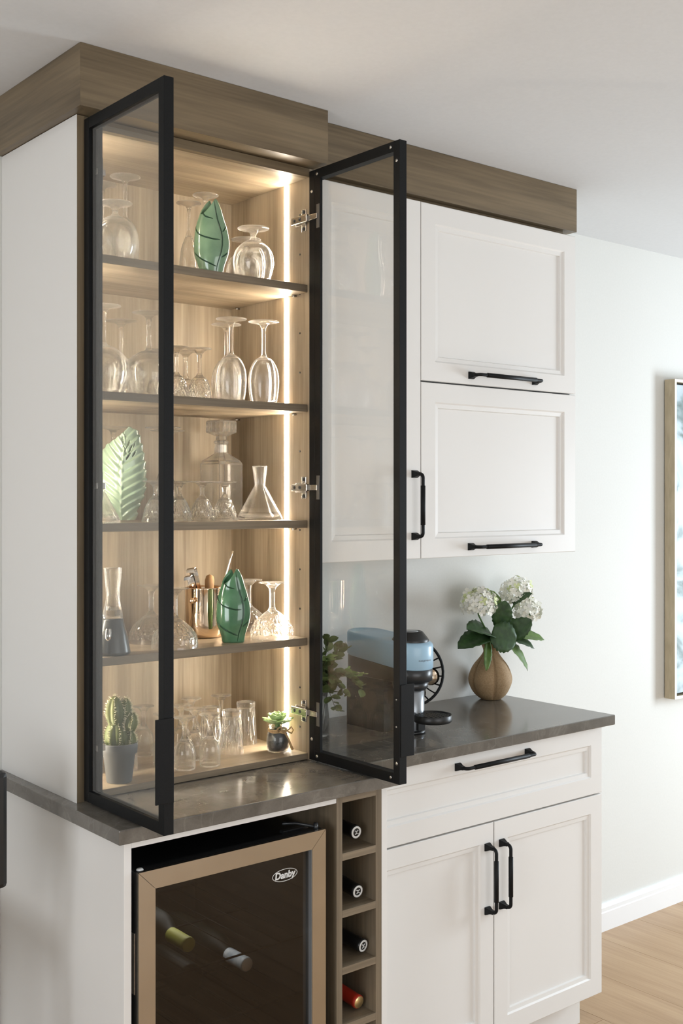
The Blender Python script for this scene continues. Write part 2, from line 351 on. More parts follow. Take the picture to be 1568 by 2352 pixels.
# ------------------------------------------------------------------ doors, handles, profiles
def panel(x0, x1, z0, z1, yf, th, fr):
    """painted door with a stepped frame round a sunk panel, facing -y"""
    m = MB(); R = [(0, yf + th), (0, yf + .0015), (.0015, yf), (fr, yf), (fr + .004, yf + .0042), (fr + .0145, yf + .0052), (fr + .0165, yf + .0105)]
    rings = [[(x0 + d, y, z0 + d), (x1 - d, y, z0 + d), (x1 - d, y, z1 - d), (x0 + d, y, z1 - d)] for d, y in R]
    return m.loft(rings, True, False)
def bar_handle(p, axis, L, parent, sign=1):
    """black bar pull: flared square feet, bent necks, a thicker sleeve. p = lower / left foot on the door face"""
    p = Vector(p); A = Vector((1, 0, 0)) if axis == 'x' else Vector((0, 0, 1)); B = Vector((0, 0, 1)) if axis == 'x' else Vector((1, 0, 0)); O = Vector((0, -1, 0))
    m = MB()
    for e in (0, 1):
        c = p + A * L * e
        rings = []
        for d, h in ((0, .0098), (.004, .0095), (.009, .0078), (.014, .0058), (.019, .0048), (.024, .0045)):
            rings.append([c + O * d + A * (h * sx) + B * (h * sy) for sx, sy in ((-1, -1), (1, -1), (1, 1), (-1, 1))])
        m.loft(rings, True, False)
    path = [p + O * .018]
    for t in range(0, 7):
        a = t / 6 * pi / 2; path.append(p + O * (.023 + .011 * sin(a)) + A * (.011 * (1 - cos(a))))
    for t in range(6, -1, -1):
        a = t / 6 * pi / 2; path.append(p + A * L + O * (.023 + .011 * sin(a)) - A * (.011 * (1 - cos(a))))
    path.append(p + A * L + O * .018)
    m.tube(path, .0047, 10)
    h = obj('handle', m, M['black'], parent)
    s = MB(); o = p + O * .034
    s.tube([o + A * t for t in (.030, .0305, L - .0305, L - .030)], [.005, .0064, .0064, .005], 12)
    obj('grip_sleeve', s, M['black'], h) if False else None
    m2 = MB(); m2.v, m2.f, m2.sm = s.v, s.f, s.sm
    me = h.data; b = bmesh.new(); b.from_mesh(me)
    vs = [b.verts.new(v - W[h.name]) for v in m2.v]
    for f in m2.f:
        q = b.faces.new([vs[i] for i in f]); q.smooth = True
    bmesh.ops.recalc_face_normals(b, faces=b.faces[:]); b.to_mesh(me); b.free()
    return h
# ------------------------------------------------------------------ display cabinet (tower)
Z = [2.0638, 1.7743, 1.4943, 1.2098, 0.9311]
T = -0.3833
tower = thing('display_cabinet', 'tall oak-lined glass-door display cabinet with lit shelves of glassware', 'cabinet', (0.31, -0.2, 0.9152))
obj('side_skin', MB().box(-.0015, T, .9152, 0.0, -.001, 2.343), M['white'], tower)
tower.children[-1]['label'] = 'white painted outer side'
obj('side_panel', MB().box(0, T, .9152, .0168, -.001, 2.343, .0006), M['oak_z'], tower)
obj('side_panel', MB().box(.610, T, .9152, .631, -.001, 2.343, .0006), M['in_z'], tower)
obj('back_panel', MB().box(.0168, -.0465, .9152, .610, -.034, 2.322), M['in_z'], tower)
obj('top_panel', MB().box(.0168, T + .016, 2.322, .610, -.034, 2.343, .0006), M['in_x'], tower)
obj('top_edge', MB().box(.0168, T, 2.322, .610, T + .016, 2.343, .0006), M['oak_x'], tower)
bottomp = obj('bottom_panel', MB().box(.0168, -.374, .9165, .610, -.047, Z[4]), M['in_x'], tower)
obj('edge_band', MB().box(.0168, -.376, .9165, .610, -.374, Z[4], .0005), M['edge_x'], bottomp)
for z in Z[:4]:
    sh = obj('shelf', MB().box(.0174, -.373, z - .0182, .6092, -.047, z), M['in_x'], tower)
    obj('edge_band', MB().box(.0174, -.375, z - .0182, .6092, -.373, z, .0005), M['edge_x'], sh)
# shelf pins and the rows of pin holes
pin = MB(); hole = MB()
for z in Z[:4]:
    for yy in (-.33, -.085):
        for xx, s in ((.6092, -1), (.0174, 1)):
            pin.tube([(xx, yy, z - .0215), (xx + s * .012, yy, z - .0215)], .0028, 8)
obj('shelf_pins', pin, M['nickel'], tower)['kind'] = 'stuff'
z = 0.99
while z < 2.3:
    for yy in (-.345,): hole.tube([(.6101, yy, z), (.6094, yy, z)], .0026, 8)
    z += .096
obj('pin_holes', hole, M['darkvoid'], tower)['kind'] = 'stuff'
for xx in (.6086, .0168):
    for i in range(5):
        z0 = Z[i]; z1 = (2.322 if i == 0 else Z[i - 1] - .0182)
        obj('led_strip', MB().box(xx, -.2945, z0 + .0005, xx + .0014, -.2835, z1 - .0005), M['led'], tower)
def hinge(sgn, xp, xf, z):
    """cup hinge: mounting plate on the cabinet side, folding arm, cup plate on the door"""
    m = MB()
    m.box(min(xp, xp - sgn * .003), -.372, z - .027, max(xp, xp - sgn * .003), -.355, z + .027, .0012)
    m.box(min(xp - sgn * .003, xp - sgn * .008), -.376, z - .012, max(xp - sgn * .003, xp - sgn * .008), -.338, z + .012, .001)
    h = obj('hinge', m, M['nickel'], tower)
    a = MB(); a.box(min(xp - sgn * .008, xp - sgn * .017), -.392, z - .0085, max(xp - sgn * .008, xp - sgn * .017), -.330, z + .0085, .0015)
    a.box(min(xp - sgn * .0075, xf - sgn * .006), -.424, z - .0065, max(xp - sgn * .0075, xf - sgn * .006) + .004, -.389, z + .0065, .001)
    obj('hinge_arm', a, M['nickel'], h)
    c = MB(); c.tube([(xp - sgn * .001, -.3635, z + s * .0205) for s in (1, 1)][:1] + [(xp - sgn * .0045, -.3635, z + .0205)], .0045, 10)
    c.tube([(xp - sgn * .001, -.3635, z - .0205), (xp - sgn * .0045, -.3635, z - .0205)], .0045, 10)
    c.tube([(xp - sgn * .016, -.345, z), (xp - sgn * .0178, -.345, z)], .004, 10); c.tube([(xp - sgn * .016, -.366, z), (xp - sgn * .0178, -.366, z)], .0045, 10)
    obj('hinge_screws', c, M['darkgrey'], h)
    d = MB(); d.box(min(xf, xf - sgn * .0012), -.4285, z - .0285, max(xf, xf - sgn * .0012), -.4170, z + .0285, .0005)
    obj('cup_plate', d, M['cupplate'], h)
def glass_door(x0, x1, interior, side):
    """black framed door standing open at a right angle; x0..x1 = thickness; interior = x of the inner face"""
    ya, yb, z0, z1 = -.388, -.7105, .9195, 2.334; fw = .0205
    d = obj('glass_door', MB().box(x0, yb + .0, z0, x1, yb + fw, z1, .0008), M['black'], tower)
    tag(d, side)
    obj('stile', MB().box(x0, ya - fw, z0, x1, ya, z1, .0008), M['black'], d)
    for a, bz in ((z0, z0 + .023), (z1 - .023, z1)):
        obj('rail', MB().box(x0 + .0003, yb + fw, a, x1 - .0003, ya - fw, bz, .0006), M['black'], d)
    inn = interior
    xin0, xin1 = (inn, inn + .008) if inn == x0 else (inn - .008, inn)
    obj('hinge_flange', MB().box(xin0 + .0004, ya - fw - .0215, z0 + .023, xin1 - .0004, ya - fw, z1 - .023, .0005), M['black'], d)
    g0 = x1 - .0085 if inn == x0 else x0 + .0045
    obj('glass_pane', MB().box(g0, yb + fw - .002, z0 + .021, g0 + .004, ya - fw + .002, z1 - .021), M['pane'], d)
    # edge pull on the free end
    ps = (x0 - .0195, x1 - .0015) if inn == x1 else (x0 + .0015, x1 + .0195)
    obj('edge_pull', MB().box(ps[0], yb - .0035, .980, ps[1], yb - .0003, 1.138, .0008), M['black'], d)
    s = -1 if inn == x0 else 1
    for (yy, zz) in ((ya - .010, z0 + .05), (ya - .030, z0 + .0115), (yb + .010, z0 + .045), (yb + .030, z0 + .0115),
                     (ya - .010, z1 - .05), (ya - .030, z1 - .0115), (yb + .010, z1 - .045), (yb + .030, z1 - .0115),
                     (yb + .0105, 1.105), (yb + .0105, 1.045)):
        r = .0042 if zz < .98 or zz > 2.2 else .0022
        obj('screw', MB().tube([(inn - s * .0005, yy, zz), (inn + s * .0012, yy, zz)], [r, r * .75], 12), M['screw'], d)
    return d
glass_door(.0135, .0345, .0345, 'left glass door swung open, seen from its outer face')
glass_door(.605, .626, .605, 'right glass door swung open, seen from its inner face with hinges')
for z in (2.221, 1.573, 1.032):
    hinge(1, .610, .605, z); hinge(-1, .0168, .0345, z)
# ------------------------------------------------------------------ cornices
co = thing('cornice', 'deep oak cornice box wrapping round the top of the glass display cabinet', 'cornice', (0.3, -.2, 2.3443))
def prism(pts, z0, z1):
    return MB().loft([[(x, y, z0) for x, y in pts], [(x, y, z1) for x, y in pts]], True, False)
obj('front_board', prism([(-.0192, -.4364), (.624, -.4364), (.624, -.4184), (-.0012, -.4184)], 2.3443, CEIL - .0006), M['oak_x'], co)
obj('side_board', prism([(-.0193, -.4363), (-.0013, -.4183), (-.0013, -.001), (-.0193, -.001)], 2.3443, CEIL - .0006), M['oak_y'], co)
obj('soffit', MB().box(-.0012, -.4184, 2.3445, .624, -.001, 2.353), M['oak_x'], co)
cr = thing('cornice', 'long oak cornice box above the white wall cabinets, set back from the other', 'cornice', (1.1, -.2, 2.3443))
obj('front_board', MB().box(.6255, -.3696, 2.3443, 1.6337, -.352, CEIL - .0006, .0006), M['oak_x'], cr)
obj('end_board', MB().box(1.616, -.352, 2.3443, 1.6337, -.001, CEIL - .0006, .0006), M['oak_y'], cr)
obj('scribe_strip', MB().box(.6325, -.344, 2.3305, 1.60, -.33, 2.353), M['oak_x'], cr)
obj('soffit', MB().box(.6325, -.352, 2.3445, 1.616, -.001, 2.353), M['oak_x'], cr)
# ------------------------------------------------------------------ wall cabinets
U = -.3746
t = thing('wall_cabinet', 'white single-door wall cabinet half seen through the open right glass door', 'cabinet', (.81, -.18, 1.39))
obj('body', MB().box(.6325, U + .021, 1.389, .9865, -.001, 2.3295), M['white'], t)
d = obj('door', panel(.6345, .9868, 1.3885, 2.3286, U, .0195, .051), M['white'], t)
bar_handle((.9627, U, 1.4476), 'z', .163, d)
t = thing('wall_cabinet', 'white wall cabinet with two wide lift-up doors stacked one above the other', 'cabinet', (1.3, -.18, 1.39))
obj('body', MB().box(.988, U + .021, 1.389, 1.6195, -.001, 2.3295), M['white'], t)
d = obj('door', panel(.9888, 1.6217, 1.3885, 1.8542, U, .0195, .051), M['white'], t); tag(d, 'lower lift-up door')
bar_handle((1.1725, U, 1.4150), 'x', .261, d)
d = obj('door', panel(.9888, 1.6217, 1.8585, 2.3286, U, .0195, .051), M['white'], t); tag(d, 'upper lift-up door')
bar_handle((1.1745, U, 1.8835), 'x', .261, d)
obj('gap_shade_strip', MB().box(.992, U + .0200, 1.8535, 1.618, U + .0208, 1.8592), M['darkvoid'], t)  # thin black strip painting in the shade between the two doors
# ------------------------------------------------------------------ base units
fs = thing('fridge_housing', 'white painted housing with side panels around the wine fridge and bottle rack', 'housing', (.3, -.3, 0))
obj('side_panel', MB().box(-.004, -.590, 0, .0122, -.001, .886, .0006), M['white'], fs)
obj('side_panel', MB().box(.6592, -.590, 0, .6755, -.001, .886, .0006), M['white'], fs)
obj('top_rail', MB().box(.0124, -.590, .8685, .5245, -.572, .886, .0006), M['white'], fs)
obj('bay_shade', MB().box(.0124, -.02, .01, .5245, -.008, .868).box(.0124, -.57, .880, .5245, -.022, .8858), M['darkvoid'], fs)  # black sheets standing in for the shade inside the fridge bay
rk = thing('wine_rack', 'narrow oak bottle rack with a column of square cubbies beside the wine fridge', 'rack', (.592, -.3, 0))
obj('side_panel', MB().box(.5255, -.590, .06, .5418, -.03, .886, .0006), M['edge_z'], rk)
obj('side_panel', MB().box(.6413, -.590, .06, .6588, -.03, .886, .0006), M['edge_z'], rk)
obj('back_panel', MB().box(.5418, -.044, .06, .6413, -.032, .886), M['oak_z'], rk)
obj('top_panel', MB().box(.5420, -.590, .8665, .6411, -.044, .886), M['edge_x'], rk)
RZ = [.753, .625, .4975, .369, .2405, .112]
for z in RZ: obj('shelf', MB().box(.5420, -.590, z - .0165, .6411, -.044, z, .0004), M['edge_x'], rk)
bc = thing('base_cabinet', 'white base cabinet with one wide drawer above two paneled doors', 'cabinet', (1.16, -.24, 0))
obj('body', MB().box(.6765, -.449, .1, 1.6195, -.001, .8858), M['white'], bc)
obj('toe_kick', MB().box(.69, -.409, 0, 1.598, -.39, .0995), M['white'], bc)
BF = -.4701
d = obj('drawer', panel(.7055, 1.6236, .6885, .8815, BF, .0195, .0495), M['white'], bc)
bar_handle((1.0263, BF, .8525), 'x', .2695, d)
d = obj('door', panel(.7055, 1.1632, .1037, .6842, BF, .0195, .0505), M['white'], bc); tag(d, 'left lower door')
bar_handle((1.1372, BF, .4553), 'z', .1685, d)
d = obj('door', panel(1.1666, 1.6236, .1037, .6842, BF, .0195, .0505), M['white'], bc); tag(d, 'right lower door')
bar_handle((1.193, BF, .4573), 'z', .167, d)
obj('filler_strip', MB().box(.6765, BF + .001, .1, .703, -.4492, .8815), M['white'], bc)
# ------------------------------------------------------------------ wine fridge
fg = thing('wine_fridge', 'black wine fridge with a stainless framed smoked glass door', 'fridge', (.255, -.3, .02))
X0, X1, ZT, ZB, FY = .0222, .4866, .8205, .045, -.600
obj('fridge_body', MB().box(X0 + .002, -.562, .02, X0 + .022, -.08, .805).box(X1 - .022, -.562, .02, X1 - .002, -.08, .805)
    .box(X0 + .022, -.562, .785, X1 - .022, -.08, .805).box(X0 + .022, -.562, .02, X1 - .022, -.08, .06).box(X0 + .022, -.10, .06, X1 - .022, -.08, .785), M['blackplastic'], fg)
dr = obj('fridge_door', MB().box(X0, -.592, ZB, X0 + .034, -.566, ZT - .001).box(X1 - .034, -.592, ZB, X1, -.566, ZT - .001)
         .box(X0 + .034, -.592, ZT - .034, X1 - .034, -.566, ZT - .001).box(X0 + .034, -.592, ZB, X1 - .034, -.566, ZB + .034), M['blackplastic'], fg)
fwid = .0375
def mitre(pts):
    a = [(x, FY, z) for x, z in pts]; bk = [(x, -.5923, z) for x, z in pts]
    return MB().loft([bk, a], True, False)
o4 = [(X0, ZB), (X1, ZB), (X1, ZT), (X0, ZT)]; i4 = [(X0 + fwid, ZB + fwid), (X1 - fwid, ZB + fwid), (X1 - fwid, ZT - fwid), (X0 + fwid, ZT - fwid)]
for k in range(4):
    j = (k + 1) % 4; g = .0005
    ex_ = ((o4[j][0] > o4[k][0]) - (o4[j][0] < o4[k][0])) * g; ez_ = ((o4[j][1] > o4[k][1]) - (o4[j][1] < o4[k][1])) * g
    obj('steel_trim', mitre([(o4[k][0] + ex_, o4[k][1] + ez_), (o4[j][0] - ex_, o4[j][1] - ez_), (i4[j][0] - ex_, i4[j][1] - ez_), (i4[k][0] + ex_, i4[k][1] + ez_)]), M['steel'], dr)
obj('inner_trim', MB().box(X1 - fwid - .0012, -.598, ZB + fwid, X1 - fwid, -.568, ZT - fwid), M['greymetal'], dr)
obj('inner_trim', MB().box(X0 + fwid, -.598, ZB + fwid, X0 + fwid + .0012, -.568, ZT - fwid), M['greymetal'], dr)
obj('smoked_pane', MB().box(X0 + fwid, -.588, ZB + fwid, X1 - fwid, -.584, ZT - fwid), M['fridgepane'], dr)
obj('side_pull', MB().box(X0 - .0015, -.586, .58, X0 + .0005, -.572, .70, .0007), M['steel'], dr)
obj('hinge_bracket', MB().box(X1 - .075, -.545, ZT - .010, X1 - .006, -.530, ZT - .004, .001).tube([(X1 - .014, -.582, ZT - .006), (X1 - .014, -.582, ZT + .012)], .005, 10)
    .tube([(X1 - .014, -.582, ZT + .004), (X1 - .045, -.55, ZT + .010), (X1 - .075, -.54, ZT + .012)], .003, 8), M['darkgrey'], fg)
obj('hole_plug', MB().tube([(X0 + .014, -.580, ZT - .002), (X0 + .014, -.580, ZT + .0015)], [.008, .006], 16), M['silverprint'], dr)
def wire(z):
    m = MB()
    for i in range(9):
        xx = X0 + .04 + i * (X1 - X0 - .08) / 8; m.tube([(xx, -.55, z), (xx, -.11, z)], .0018, 6)
    for yy in (-.55, -.33, -.11): m.tube([(X0 + .024, yy, z - .002), (X1 - .024, yy, z - .002)], .0025, 6)
    return m
M['wire'] = plain('dull_black_wire', (0.006, 0.006, 0.006), 0.8, Specular_IOR_Level=0.1)
for z in (.580, .455, .335, .20): obj('wire_shelf', wire(z), M['wire'], fg)
obj('light_strip', MB().box(X1 - .040, -.30, .772, X1 - .033, -.15, .784), M['bluelight'], fg)
fl_ = area('fridge_fill', ((X0 + X1) / 2, -.33, .78), (0, 0, 0), .25, .2, 2.2, (.75, .87, 1.0))  # unseen fill light added so the bottles can be made out
def text_mesh(body, size, M4, mtl, name, parent, bold=.0, shear=0.0, ext=.0003):
    cu = bpy.data.curves.new('t', 'FONT'); cu.body = body; cu.size = size; cu.align_x = 'CENTER'; cu.align_y = 'CENTER'
    cu.offset = bold; cu.shear = shear; cu.extrude = ext; cu.resolution_u = 3
    o = bpy.data.objects.new('t', cu); C.objects.link(o); bpy.context.view_layer.update()
    me = bpy.data.meshes.new_from_object(o.evaluated_get(bpy.context.evaluated_depsgraph_get()))
    bpy.data.objects.remove(o); me.transform(Matrix.Translation(-W[parent.name]) @ M4); me.materials.clear(); me.materials.append(mtl)
    q = bpy.data.objects.new(name, me); C.objects.link(q); q.parent = parent; W[q.name] = W[parent.name]; return q
FACE = Matrix.Rotation(pi / 2, 4, 'X')
text_mesh('Danby', .0205, Matrix.Translation((.3835, -.5884, .7385)) @ FACE, M['silverprint'], 'door_lettering', dr, .0006, .12)
ring = MB(); n = 40
ring.loft([[(.3835 + a * cos(2 * pi * k / n), -.5885 + yy, .7385 + bq * sin(2 * pi * k / n)) for k in range(n)] for a, bq, yy in ((.0333, .0133, 0), (.0322, .0122, 0), (.0322, .0122, .0006), (.0333, .0133, .0006))], False, False, True)
obj('door_badge_ring', ring, M['silverprint'], dr)
# ------------------------------------------------------------------ bottles
BP = [(.0, 0), (.032, 0), (.035, .004), (.035, .17), (.033, .185), (.026, .205), (.0165, .222), (.0145, .235), (.0140, .298), (0, .298)]
def bottle(name, label, tip, tail, foil, face, group, mark=False, capr=.0152, full=True, length=.298):
    """a bottle lying from its base (tail) to the end of its neck (tip)"""
    tip = Vector(tip); tail = Vector(tail); ax = (tip - tail).normalized()
    t = thing(name, label, 'bottle', tip - ax * length, group)
    q = ax.to_track_quat('Z', 'Y').to_matrix().to_4x4(); q.translation = tip - ax * length
    def tr(mb):
        mb.v = [q @ v for v in mb.v]; return mb
    obj('bottle_glass', tr(MB().lathe(BP, 24)), M['bottle'], t)
    cap = [(capr, .222 if full else .25), (capr + .0006, .24), (capr, .290), (capr + .0008, .2925), (capr, .2995), (capr - .001, .3005), (0, .3005)]
    obj('foil', tr(MB().lathe(cap, 28)), M[foil], t)
    obj('cap_face', tr(MB().lathe([(capr - .001, .2995), (capr - .0015, .3013), (capr * .62, .3013), (capr * .6, .3008)] if mark else [(capr - .001, .2995), (capr - .0018, .3015), (0, .3015)], 28)), M[face], t)
    if mark:
        z = .3014; s = capr * .5
        zz = MB()
        for seg in ([(-.7, .55), (.1, .25), (-.25, -.1), (.75, -.5)], [(-.55, -.6), (0, -.25)], [(.2, .3), (.6, .6)]):
            zz.tube([(s * a, s * bq, z) for a, bq in seg], .0011, 6)
        obj('cap_emblem', tr(zz), M[face], t)
    return t
fr_lab = [('wine_bottle', 'dark bottle with silver ringed cap lying in the top cubby of oak rack', (.601, -.566, .785), 'blackfoil', 'silverprint', True),
          ('wine_bottle', 'dark bottle with silver ringed cap lying in the second cubby from the top', (.6055, -.566, .649), 'blackfoil', 'silverprint', True),
          ('wine_bottle', 'dark bottle with silver ringed cap lying in the third cubby from the top', (.6215, -.566, .5205), 'blackfoil', 'silverprint', True),
          ('wine_bottle', 'bottle with red foil neck and gold cap in the lowest visible cubby', (.6135, -.560, .3915), 'redfoil', 'goldfoil', False)]
for (nm, lb, tip, fo, fa, mk), z in zip(fr_lab, RZ):
    zk = (z + .0362 - tip[2]) / .113; xk = max(0, (tip[0] - .6050) / .113)
    bottle(nm, lb, tip, (tip[0] - xk * .298, tip[1] + .298, tip[2] + zk * .298), fo, fa, 'bottles in the oak rack', mk, length=.31 - .012)
bottle('wine_bottle', 'bottle with yellow green foil neck behind the smoked fridge glass', (.1846, -.52, .618), (.1846, -.22, .618), 'yellowfoil', 'yellowfoil', 'bottles in the wine fridge')
bottle('wine_bottle', 'bottle with silver blue foil neck behind the smoked fridge glass', (.3446, -.50, .5285), (.3446, -.20, .5285), 'bluefoil', 'whiteplastic', 'bottles in the wine fridge')
bottle('wine_bottle', 'bottle showing its round base behind the smoked fridge glass', (.230, -.155, .5095), (.230, -.453, .5095), 'blackfoil', 'blackfoil', 'bottles in the wine fridge')
# ------------------------------------------------------------------ glassware
def stem_profile(H, rf, rs, hs, bowl, th=.0011, foot=.0018):
    """upright section: foot, stem up to hs, bowl keys [(r, z)...] up to the rim, back down inside"""
    p = [(0.0004, 0), (rf * .55, 0), (rf - .001, 0), (rf, .0008), (rf - .0006, foot), (rf * .6, foot + .002), (rs * 2.3, .008), (rs * 1.35, .014), (rs, .024), (rs, hs - .014), (rs * 1.15, hs - .008)]
    o = spl([(rs * 1.7, hs - .002)] + bowl, 18); p += o
    inn = [(max(r - th, .0004), z) for r, z in o if z > hs + .004][::-1]
    p += [(o[-1][0] - th * .5, H + .0004)] + inn + [(max(inn[-1][0] * .5, .001), hs + .0035), (.0004, hs + .003)]
    return p
def glass_mesh(name, prof, H, cut=None, m='glass', flip=True, seg=44):
    mb = MB(); mb.lathe(prof, seg, smooth=True, mod=cut)
    mb.f.append([seg - 1 - k for k in range(seg)]); mb.sm.append(True)
    n = len(prof) - 1; mb.f.append([n * seg + k for k in range(seg)]); mb.sm.append(True)
    if flip: mb.v = [Vector((v.x, -v.y, H - v.z)) for v in mb.v]
    if cut: mb.sm = [False] * len(mb.f)
    return mesh_of(name, mb, M[m])
def diamond(z0, z1, rmin, n=9, k=150, d=.05):
    def f(a, z, r):
        if z0 < z < z1 and r > rmin: return r * (1 - d * abs(sin(n * a + k * z)) * abs(sin(n * a - k * z)) - .0 )
        return r
    return f
G = {}
G['red'] = glass_mesh('red_wine_glass', stem_profile(.1935, .038, .0052, .088, [(.028, .094), (.048, .112), (.0545, .135), (.052, .160), (.043, .1935)]), .1935)
G['wine'] = glass_mesh('wine_glass', stem_profile(.195, .0365, .0046, .086, [(.022, .094), (.033, .116), (.0365, .142), (.035, .168), (.0305, .195)]), .195)
G['snifter'] = glass_mesh('snifter', stem_profile(.13, .038, .0055, .030, [(.028, .038), (.044, .056), (.0495, .080), (.047, .100), (.038, .130)]), .13)
G['tulip'] = glass_mesh('tulip_glass', stem_profile(.215, .0345, .0042, .098, [(.018, .106), (.028, .128), (.0315, .155), (.030, .185), (.0265, .215)]), .215)
G['flute'] = glass_mesh('champagne_flute', stem_profile(.205, .031, .0038, .078, [(.010, .088), (.018, .110), (.0225, .145), (.0215, .178), (.019, .205)]), .205)
G['tallflute'] = glass_mesh('tall_stem_glass', stem_profile(.22, .043, .0045, .10, [(.012, .112), (.019, .135), (.0225, .165), (.0215, .195), (.020, .22)]), .22)
G['small'] = glass_mesh('small_cut_glass', stem_profile(.13, .0295, .0050, .068, [(.018, .074), (.025, .090), (.0285, .110), (.0295, .13)]), .13, diamond(.078, .122, .02, 8, 140, .07), 'crystal', seg=64)
G['cordial'] = glass_mesh('cordial_glass', stem_profile(.0915, .029, .0045, .038, [(.014, .042), (.022, .056), (.0275, .074), (.0305, .0915)]), .0915, diamond(.045, .080, .014, 8, 150, .07), 'crystal', seg=64)
G['coupe'] = glass_mesh('coupe_glass', stem_profile(.134, .0335, .0062, .070, [(.022, .076), (.040, .092), (.0515, .112), (.0525, .134)], .0016), .134, diamond(.078, .122, .02, 11, 120, .05), 'crystal', seg=66)
G['bell'] = glass_mesh('sherry_glass', stem_profile(.118, .0255, .0052, .050, [(.012, .054), (.020, .064), (.0245, .080), (.0243, .100), (.0238, .118)]), .118)
tp = [(.0004, 0), (.019, 0), (.0225, .0008), (.0235, .003), (.0232, .010), (.0222, .016), (.0225, .022), (.0235, .032), (.0248, .045), (.0256, .058), (.0264, .072), (.0272, .086), (.0278, .096), (.0280, .1048), (.0274, .105), (.0264, .096), (.0256, .075), (.0240, .045), (.0222, .022), (.020, .014), (.0004, .013)]
G['tumbler'] = glass_mesh('cut_tumbler', tp, .105, diamond(.018, .090, .0235, 8, 75, .07), 'crystal', seg=64)
def put(kind, x, y, z, label, cat, group, rot=0.0, names={'red': 'red_wine_glass', 'wine': 'wine_glass', 'snifter': 'snifter_glass', 'tulip': 'tulip_glass', 'flute': 'champagne_flute', 'tallflute': 'tall_stem_glass', 'small': 'small_cut_glass', 'cordial': 'cordial_glass', 'coupe': 'coupe_glass', 'bell': 'sherry_glass', 'tumbler': 'cut_tumbler'}):
    o = bpy.data.objects.new(names[kind], G[kind]); C.objects.link(o); o.location = (x, y, z + .0008); o.rotation_euler = (0, 0, rot if rot else random.random() * .7)
    return tag(o, label, cat, group)
gl = 'wine glass'
g1 = 'glasses standing upside down on the top shelf'
put('snifter', .126, -.312, Z[0], 'round snifter upside down on the top shelf, leftmost in front', gl, g1)
put('tulip', .190, -.240, Z[0], 'tall tulip glass upside down behind the left snifter on the top shelf', gl, g1)
put('tulip', .1795, -.150, Z[0], 'tall tulip glass at the far left back of the top shelf, half hidden', gl, g1)
put('flute', .404, -.167, Z[0], 'slim champagne flute upside down left of the leaf vase on the top shelf', gl, g1)
put('flute', .396, -.255, Z[0], 'champagne flute mostly hidden behind the leaf vase on the top shelf', gl, g1)
put('snifter', .494, -.313, Z[0], 'round snifter upside down right of the leaf vase on the top shelf', gl, g1)
put('snifter', .548, -.204, Z[0], 'second snifter behind the one right of the leaf vase, top shelf', gl, g1)
g2 = 'glasses standing upside down on the second shelf'
put('red', .1024, -.304, Z[1], 'large balloon wine glass at the far left of the second shelf', gl, g2)
put('red', .226, -.284, Z[1], 'large balloon wine glass behind the left door frame post, second shelf', gl, g2)
put('red', .235, -.138, Z[1], 'large wine glass standing between and behind two balloon glasses, second shelf', gl, g2)
put('small', .325, -.152, Z[1], 'small cut glass at the back behind the door post, second shelf', gl, g2)
put('small', .329, -.233, Z[1], 'small cut glass half hidden at the right of the door post, second shelf', gl, g2)
put('small', .388, -.241, Z[1], 'small cut crystal glass in front, just left of the tall wine glasses', gl, g2)
put('small', .3886, -.178, Z[1], 'small cut crystal glass behind the others, its stem between two, second shelf', gl, g2)
put('wine', .4264, -.319, Z[1], 'tall wine glass upside down in the middle right of the second shelf', gl, g2)
put('wine', .465, -.240, Z[1], 'tall wine glass right behind another, its foot overlapping, second shelf', gl, g2)
put('wine', .510, -.333, Z[1], 'rightmost tall wine glass on the second shelf, beside the light strip', gl, g2)
g3 = 'glasses standing upside down on the third shelf'
put('tallflute', .205, -.155, Z[2], 'tall stem glass behind the pale ribbed leaf vase, foot showing', gl, g3)
put('tallflute', .310, -.205, Z[2], 'tall stem glass with wide foot behind the door post, third shelf, front one', gl, g3)
put('tallflute', .376, -.114, Z[2], 'tall stem glass with wide foot behind the door post, third shelf, rear one', gl, g3)
for px, lb in ((.2270, 'small cut cordial glass beside the pale leaf vase, leftmost of four in a row'), (.2888, 'small cut cordial glass right of the door post, second of four in a row'),
               (.3503, 'small cut cordial glass, third from left in the row before the decanter'), (.4122, 'small cut cordial glass in front of the square decanter, last of the row')):
    put('cordial', px, -.312, Z[2], lb, gl, g3)
g4 = 'cut coupes standing upside down on the fourth shelf'
put('coupe', .274, -.212, Z[3], 'cut coupe glass upside down between smoked carafe and door post', gl, g4)
put('coupe', .2672, -.3285, Z[3], 'cut coupe glass in front, upside down beside the copper bucket', gl, g4)
put('coupe', .551, -.212, Z[3], 'cut coupe glass at the back, right of the dark green leaf vase', gl, g4)
put('coupe', .543, -.322, Z[3], 'cut coupe glass at the right front of the fourth shelf by the light strip', gl, g4)
g5 = 'small glasses standing upside down on the bottom shelf'
for kd, x, y, lb in (('bell', .295, -.326, 'small sherry glass in the front row, bottom shelf, first right of the door pull'),
                     ('bell', .358, -.333, 'small sherry glass in the front row, bottom shelf, left of the big cut tumbler'),
                     ('bell', .366, -.256, 'small sherry glass behind the two front ones, seen between them'),
                     ('bell', .367, -.192, 'small sherry glass in the third row back, bottom shelf, near the door post'),
                     ('bell', .436, -.127, 'small sherry glass at the very back of the bottom shelf, left of centre'),
                     ('bell', .291, -.146, 'small sherry glass right of the cactus at the back, bottom shelf'),
                     ('bell', .280, -.258, 'small sherry glass mostly hidden behind the left door pull'),
                     ('bell', .518, -.137, 'small sherry glass whose foot rises above the tumblers at the back right')):
    put(kd, x, y, Z[4], lb, gl, g5)
